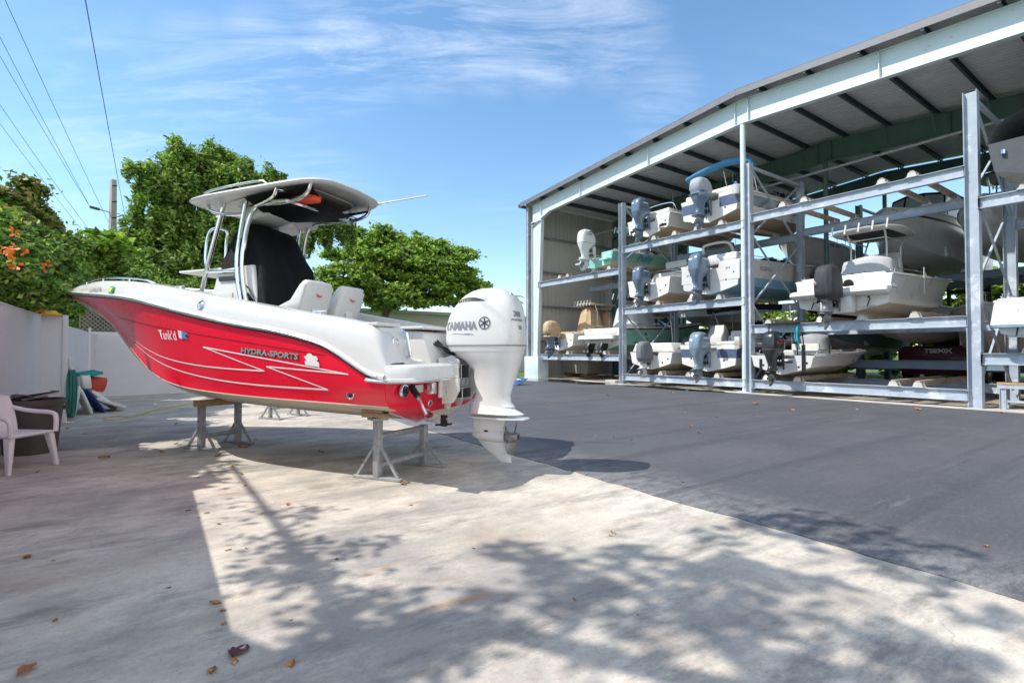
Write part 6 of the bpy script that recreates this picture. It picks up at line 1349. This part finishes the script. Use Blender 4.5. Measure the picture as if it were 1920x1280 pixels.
# ------------------------------------------------------------------ utility pole and wires
M_POLE = mat('concrete_pole', (.30, .28, .25), .8, 0, .15, 4, bump=.3)
ptop = WY(212.5, 337, 32)
t = empty('utility_pole', (ptop.x, 32, 0), .5, 'square concrete utility pole rising between the trees', 'utility pole')
b = MB(); b.loft([rect(-.19,.19,-.19,.19,0), rect(-.11,.11,-.11,.11,ptop.z)], M_POLE); b.build('pole', t, bevel=.02)
for k in range(6):
    b = MB(); zz = ptop.z-.35-k*.8; b.tube([(-.11, -.14, zz), (.0, -.16, zz+.05), (.10, -.14, zz+.06)], .022, M_BLACK, 6); b.build('step_bolt', t, smooth=True)
arms = []
for (x0, y0, x1, y1) in ((169, 388, 206, 398), (166, 430, 206, 436), (237, 419, 214, 418)):
    p, q = WY(x0, y0, 31.6), WY(x1, y1, 32); arms.append(p)
    Mi = Matrix.Rotation(-.5, 4, 'Z') @ Matrix.Translation(-t.location)
    b = MB(); b.tube([Mi @ q, Mi @ p], .035, M_GREYH, 8)
    for u in np.linspace(.55, .97, 7): c = (Mi @ q).lerp(Mi @ p, u); b.tube([c, c+(Mi @ p-Mi @ q).normalized()*.025], .07, M_BLACK, 10)
    b.build('insulator_arm', t, smooth=True)
def wire(a, x, y, X, label, sag=.3, beyond=None):
    # from a point on the pole line past the spot seen at (x, y) on the vertical plane through X
    e = WX(x, y, X); d = e-a; e2 = a+d*1.6; b = MB(); n_ = 30
    pts = [a.lerp(e2, i/n_)-Vector((0, 0, sag*4*(i/n_)*(1-i/n_))) for i in range(n_+1)]
    if beyond is not None: pts = [beyond]+pts
    b.tube(pts, .0085, M_BLACK, 5); o = b.build('power_line', smooth=True); tag(o, label, 'wire', 'power lines overhead')
for (a, x, y, X, lb) in ((arms[0], 0, 62, -4.3, 'upper of the two wires meeting at the highest left insulator'), (arms[0], 0, 98, -4.6, 'lower of the two wires meeting at the highest left insulator'),
    (arms[1], 0, 190, -5.2, 'upper wire ending at the second left insulator'), (WY(178, 462, 34), 0, 226, -5.6, 'wire passing just under the second left insulator'),
    (WY(207, 424, 33), 14, 0, -3.4, 'wire running from the top left corner down to the pole'), (arms[2], 163, 0, -1.0, 'single wire right of the pole, reaching the right-hand insulator'),
    (WY(60, 372, 26), 0, 306, -6.2, 'lowest wire at the left edge above the bronze-leaved tree')):
    wire(Vector(a), x, y, X, lb, .15)

# ------------------------------------------------------------------ things along the left fence
M_CHAIR = mat('white_chair_plastic', (.72, .67, .68), .45, 0, .06, 3, dirt=(.35, .3, .28), dirt_amt=.25)
t = empty('plastic_chair', (-1.38, 8.4, 0), R(-40), 'white molded plastic armchair in front of the brown bin', 'chair')
# local +x is the front of the seat
for nm_, p in (('leg', (.23, .23)), ('leg', (.23, -.23)), ('leg', (-.25, .2)), ('leg', (-.25, -.2))):
    sx = 1 if p[0] > 0 else -1; sy_ = 1 if p[1] > 0 else -1; b = MB()
    b.loft([rect(p[0]+sx*.06-.022, p[0]+sx*.06+.022, p[1]+sy_*.05-.02, p[1]+sy_*.05+.02, 0), rect(p[0]-.045, p[0]+.045, p[1]-.03, p[1]+.03, .41)], M_CHAIR); b.build('leg', t, bevel=.008)
b = MB(); b.loft([rect(-.24, .27, -.24, .24, .40), rect(-.25, .29, -.26, .26, .425), rect(-.24, .27, -.24, .24, .44)], M_CHAIR); b.build('seat', t, bevel=.012)
b = MB(); secs = []
for u in np.linspace(0, 1, 7):
    z = .43+.42*u; xx = -.24-.13*u; w_ = .24+.02*math.sin(u*3); secs.append([Vector((xx-.02+.03*abs(yy)**2, w_*yy, z+.03*(1-yy*yy)*u)) for yy in np.linspace(-1, 1, 9)]+[Vector((xx+.01+.03*abs(yy)**2, w_*yy, z+.03*(1-yy*yy)*u)) for yy in np.linspace(1, -1, 9)])
b.loft(secs, M_CHAIR); b.build('backrest', t, smooth=True)
for s_ in (1, -1):
    b = MB(); b.tube(smooth_path([(-.34, s_*.25, .72), (-.1, s_*.29, .66), (.22, s_*.29, .65), (.29, s_*.27, .60), (.29, s_*.26, .42)]), .026, M_CHAIR, 8); b.build('armrest', t, smooth=True)
M_BIN = mat('brown_bin_plastic', (.075, .062, .058), .55, 0, .12, 3, dirt=(.16, .14, .13), dirt_amt=.4)
t = empty('trash_can', (-1.40, 9.65, 0), .3, 'large round brown trash can overflowing beside the white fence', 'bin')
b = MB(); b.lathe([(.27, .0), (.285, .03), (.345, .66), (.37, .66), (.375, .74), (.35, .74), (.34, .70), (.27, .05)], M_BIN, 36)
b.build('bin_body', t, smooth=True, angle=30)
b = MB(); b.bar((.36, -.08, .60), (.36, .08, .60), .06, .05, M_BIN); b.build('handle', t, bevel=.01); b = MB(); b.bar((-.36, -.08, .60), (-.36, .08, .60), .06, .05, M_BIN); b.build('handle', t, bevel=.01)
b = MB(); rg = random.Random(3)
for k in range(7): 
    a = rg.uniform(0, 6.3); p = Vector((.16*math.cos(a), .16*math.sin(a), .73+.015*k)); b.bar(p-Vector((.16, .05, 0)), p+Vector((.17*rg.random(), .1, .03)), .2, .015, M_BLACK if k % 3 else M_GREYH)
tag(b.build('trash_pile', loc=t.location), 'black and grey rubbish heaped in the mouth of the brown bin', 'rubbish')
M_HOSE = mat('green_hose_rubber', (.01, .16, .12), .45, 0, .1)
hp_ = Vector((-1.44, 13.72, 0)); b = MB(); rg = random.Random(8)
for k in range(13):
    dy = rg.uniform(-.28, .28); dx = rg.uniform(-.02, .10); lo_ = .04+rg.random()*.32; w_ = .07+.10*rg.random()
    b.tube(smooth_path([(dx, dy*.4-w_*.3, 1.02), (dx+.02, dy-w_, .85), (dx+.03, dy-w_*1.5, .45), (dx, dy-w_*.6, lo_), (dx+.02, dy+w_*.6, lo_), (dx+.04, dy+w_*1.5, .45), (dx+.03, dy+w_, .85), (dx, dy*.4+w_*.3, 1.03)], it=2), .016, M_HOSE, 6)
tag(b.build('garden_hose', loc=hp_, smooth=True), 'coils of green garden hose hanging on the low side wall', 'hose')
b = MB(); b.box((-.02, -.1, 1.0), (.08, .1, 1.1), M_GELW); b.box((.0, -.14, 1.05), (.06, -.02, 1.28), M_GELW); tag(b.build('hose_hook', loc=hp_, bevel=.015), 'small white hook bracket above the green hose', 'hook')
def cushion(loc, sx, sy, sz, rot, m, label, name='cushion', cat='cushion', group=None):
    b = MB(); secs = []
    for z, f in ((-sz/2, .86), (-sz*.35, .97), (0, 1), (sz*.35, .97), (sz/2, .86)): secs.append([Vector((sx/2*f*se(math.cos(a), 5), sy/2*f*se(math.sin(a), 5), z+.01*math.sin(3*a+sx*9))) for a in np.linspace(0, 2*math.pi, 32, endpoint=False)])
    b.loft(secs, m); o = b.build(name, smooth=True, angle=50); o.location = loc; o.rotation_euler = rot; return tag(o, label, cat, group)
cushion((-1.40, 14.35, .33), .08, .42, .66, (0, .15, .3), M_GELW, 'white foam pad propped against the wall beside the hose')
cushion((-1.28, 14.75, .30), .07, .46, .60, (0, -.35, .35), M_GEL, 'white seat pad leaning on the blue sheet')
cushion((-1.16, 15.1, .28), .05, .60, .62, (0, -.55, .4), mat('blue_sheet', (.02, .05, .2), .7), 'dark blue sheet slumped between the white pads', 'sheet', 'sheet')
cushion((-1.02, 15.6, .26), .10, .55, .66, (0, -.85, .35), M_GELW, 'white boat cushion leaning farthest from the hose')
cushion((-.88, 15.25, .20), .09, .50, .62, (0, -1.15, .35), M_GEL, 'white boat cushion lying lowest at the front of the pile')
cushion((-1.18, 15.95, .62), .4, .5, .34, (0, .2, .3), mat('red_bag', (.50, .05, .02), .6, 0, .15, 5, bump=.3), 'red-orange bag with black straps on top of the cushion pile', 'bag', 'bag')
cushion((-1.28, 15.7, .88), .5, .4, .08, (.1, -.1, .5), mat('teal_cloth', (.01, .28, .24), .7, 0, .2, 5, bump=.4), 'teal towel draped over the red bag', 'towel', 'towel')
cushion((-1.30, 15.3, .70), .18, .25, .30, (0, -.1, .3), M_GELW, 'small rounded white float beside the red bag', 'float', 'float')
b = MB(); b.loft([section(0, .16, -.16, .16, 20, 2), section(.02, .17, -.17, .17, 20, 2), section(.05, .10, -.10, .10, 20, 2), section(.09, .07, -.07, .07, 20, 2)], mat('yellow_cap', (.75, .5, .02), .6)); o = tag(b.build('yellow_hat', smooth=True), 'yellow cap lying on top of the fence gate', 'cap'); o.location = (-1.66, 13.32, 2.11)
M_CORD = mat('yellow_cord', (.55, .38, .05), .6)
G = lambda x, y: (lambda p: Vector((p.x, p.y, .012)))(ray(x, y)*(-CAM_H/ray(x, y).z))
b = MB(); b.tube(smooth_path([G(195,788), G(225,787), G(260,779), G(300,768), G(360,758)], it=2), .008, M_CORD, 6); b.tube(smooth_path([G(192,787), G(215,780), G(250,784), G(275,772), G(320,762), G(365,757)], it=2), .008, M_CORD, 6)
tag(b.build('extension_cord', smooth=True), 'yellow cord looped on the concrete toward the bow stand', 'cord')
# fallen leaves
M_LF = leafmat('fallen_leaf_skin', (.22, .07, .02), (.42, .17, .05), (.5, .30, .12), .1)
def leafmesh(seed):
    rg = random.Random(seed); b = MB(); n_ = 9; lo = []; hi = []; mi = []
    for i in range(n_):
        u = i/(n_-1); w_ = .42*math.sin(math.pi*min(1, u*1.05))**.8; x = (u-.5)*1.3; z = .12+.16*math.sin(u*3+seed)+.1*rg.random()
        lo.append((x, -w_, z+.22*rg.random())); hi.append((x, w_, z+.22*rg.random())); mi.append((x, 0, z-.1))
    b.loft([lo, mi, hi], M_LF, closed=False); return b
protos = [leafmesh(k).build('fallen_leaf', smooth=True) for k in range(6)]
spots = [(195,859,8),(303,848,5),(330,832,4),(460,910,4),(372,895,3),(353,957,4),(388,962,4),(410,982,4),(372,971,3),(428,1031,5),(464,1028,4),(540,946,5),(453,889,4),(438,875,4),(604,848,6),(1150,999,6),(1145,1004,4),(52,1045,9),(100,1051,3),(404,1131,9),(418,1144,6),(420,1169,6),(315,1102,5),(103,1163,5),(50,1260,16),(398,1258,11),(545,1248,10),(440,1241,9),(770,947,4),(705,890,5),(762,905,7),(755,908,6),(407,855,6),(455,838,9),(466,836,6),(632,1048,5),(888,1028,3),(1078,1124,4),(1197,1152,3),(1434,1180,3),(1260,737,4),(1140,742,3),(1416,759,5),(1486,770,4),(1284,774,3),(1296,800,4),(1343,783,2),(1720,769,6),(1880,776,4),(1849,1026,5),(1280,905,3),(1575,842,3),(1610,871,3),(1150,820,2),(1172,803,3),(125,804,4),(160,814,3),(40,838,3),(70,885,4),(330,795,3),(205,809,2),(480,824,3),(545,1162,3),(560,1100,2)]
spots += [(RNG.uniform(1000, 1900), RNG.uniform(735, 900), RNG.uniform(1.5, 3)) for _ in range(22)]
rg = random.Random(2); used = set()
for k, (x, y, s_) in enumerate(spots):
    p = G(x, y); dep = (p-Vector((0, 0, CAM_H))).dot(_fw); j = k % 6
    o = protos[j] if j not in used else protos[j].copy()
    if j in used: col.objects.link(o)
    used.add(j); o.location = (p.x, p.y, .0 if p.x < 4 else .009); sc_ = s_*2.4*dep/FPX/1.3
    o.scale = (sc_, sc_, sc_*.8); o.rotation_euler = (rg.uniform(-.15, .15), rg.uniform(-.15, .15), rg.uniform(0, 6.3))
    tag(o, 'curled dry brown leaf fallen on the yard paving', 'leaf', 'fallen leaves on the yard')
b = leafmesh(77); 
b.mats = [mat('purple_leaf', (.10, .02, .035), .5, 0, .3)]; o = b.build('fallen_leaf', smooth=True); p = G(449, 1221); o.location = (p.x, p.y, 0); o.scale = (.10, .11, .05); o.rotation_euler = (0, 0, 1.0)
tag(o, 'large dark purple leaf lying near the bottom of the photo', 'leaf')
# the tree beyond the fence whose shadow falls over the yard (outside the picture)
def caster(name, label, base, spots_, z0, dens, seed, size=.15, spine=None, zs=7, base_r=.2, limb_r=.05):
    """crown clusters above the fence; each (ground x, ground y, radius, height) is where its shade falls"""
    rg = np.random.default_rng(seed); P = []
    ends = []
    for gx, gy, r_, z in spots_:
        c = np.array([gx-.77*z, gy+.32*z, z]); ends.append(Vector(c)); k = max(1, round(dens*r_*r_*10))
        d = rg.normal(size=(k, 3)); d /= np.linalg.norm(d, axis=1)[:, None]; cc = c+d*(r_*rg.random(k)**.45)[:, None]*np.array([1, 1, .55])
        for q in cc: P.append(q+rg.normal(size=(int(rg.uniform(8, 20)), 3))*np.array([.13, .13, .06]))
    P = np.concatenate(P); base = Vector(base); t = empty(name, base, 0, label, 'tree')
    leaf_obj('crown', P-np.array(base), size, L_MID, t, seed, nrm=None, up=.8)
    b = MB(); m_ = Vector((sum(e.x for e in ends)/len(ends), sum(e.y for e in ends)/len(ends), min(e.z for e in ends)-1.2))-base
    b.tube([(0, 0, -.1), m_*.5+Vector((.1, .1, 0)), m_], [base_r*1.3, base_r, base_r*.8], M_BARK, 10); o = b.build('trunk', t, smooth=True); b = MB()
    sp_ = [Vector((gx-.77*zs, gy+.32*zs, zs))-base for gx, gy in spine] if spine else [m_]
    if spine:
        b.tube(smooth_path([m_]+sp_, it=2), [limb_r*1.5, limb_r*1.4, limb_r*.9, limb_r*.4], M_BARK, 8)
        fine = []
        for p, q in zip(sp_[:-1], sp_[1:]): fine += [p.lerp(q, u) for u in (0, .33, .66)]
        sp_ = fine+[sp_[-1]]
    for e in ends:
        e = e-base; a = min(sp_, key=lambda p: (p-e).length); b.tube([a, a.lerp(e, .5)+Vector((0, 0, .05)), e], [.02, .014, .007], M_BARK, 5)
    b.build('branches', o, smooth=True)
def gp(x, y): p = G(x, y); return (p.x, p.y)
S = [(980,1050,.28),(930,1130,.28),(1000,1110,.3),(1090,1090,.33),(1180,1060,.33),(1260,1000,.25),(1300,1060,.36),(1390,1080,.35),(1480,1100,.33),(1560,1140,.33),(1440,1180,.33),(1330,1150,.33),(1220,1160,.33),(1110,1180,.3),(1180,1240,.25),(1480,1240,.25),(1620,1200,.3),(1720,1220,.25),(1450,980,.28),(1540,990,.36),(1640,1030,.40),(1700,1060,.25),(1850,1260,.2),(1260,1100,.33),(1860,1160,.15),(950,1180,.12),(1560,1260,.18)]
caster('shade_tree', 'broad tree beyond the left fence, out of the picture, shading the yard', (-5.5, 3.2, 0), [(*gp(x, y), r_*1.05, 7.0+.6*math.sin(k*1.7)) for k, (x, y, r_) in enumerate(S)], 6, 2.0, 71, size=.105, spine=[gp(1500, 1330), gp(1350, 1200), gp(1250, 1110), gp(1150, 1060)], zs=7.0)
S = [(560,965,.12),(600,958,.07),(480,1010,.12),(520,1030,.15),(560,1050,.17),(600,1060,.15),(500,1060,.13),(540,1085,.14),(590,1090,.10),(620,1030,.11),(655,1025,.09),(685,1018,.06),(470,1095,.10),(385,880,.10),(400,905,.08),(440,940,.10),(430,870,.12),(470,955,.08),(640,1140,.14),(700,1120,.13),(750,1120,.12),(780,1150,.15),(680,1170,.16),(740,1180,.17),(800,1190,.16),(600,1205,.12),(660,1215,.16),(720,1225,.18),(780,1240,.18),(840,1230,.13),(560,1245,.12),(500,1262,.12),(620,1260,.16),(700,1270,.16)]
caster('slender_tree', 'slender tree beyond the left fence, out of the picture, shading the yard near the bow', (-5.4, 4.2, 0), [(*gp(x, y), r_*1.15, 5.0+.25*math.sin(k*2.1)) for k, (x, y, r_) in enumerate(S)], 5, 9, 81, size=.062, spine=[gp(690, 1330), gp(655, 1210), gp(621, 1121), gp(529, 993), gp(436, 875)], zs=5.0, base_r=.12, limb_r=.05)
S = [(200,800,.8),(120,830,.8),(300,770,.7),(280,745,.9),(350,740,.6),(250,860,.6),(60,900,.6),(330,810,.45),(450,745,.6),(300,878,.28),(345,862,.2),(262,900,.25),(335,903,.16),(385,868,.12),(300,910,.2)]
caster('fence_side_tree', 'dense tree beyond the left fence, out of the picture, shading the corner by the bin', (-6.6, 16, 0), [(*gp(x, y), r_*1.3, 5.0+.6*math.sin(k*2.1)) for k, (x, y, r_) in enumerate(S)], 5, 14, 91)
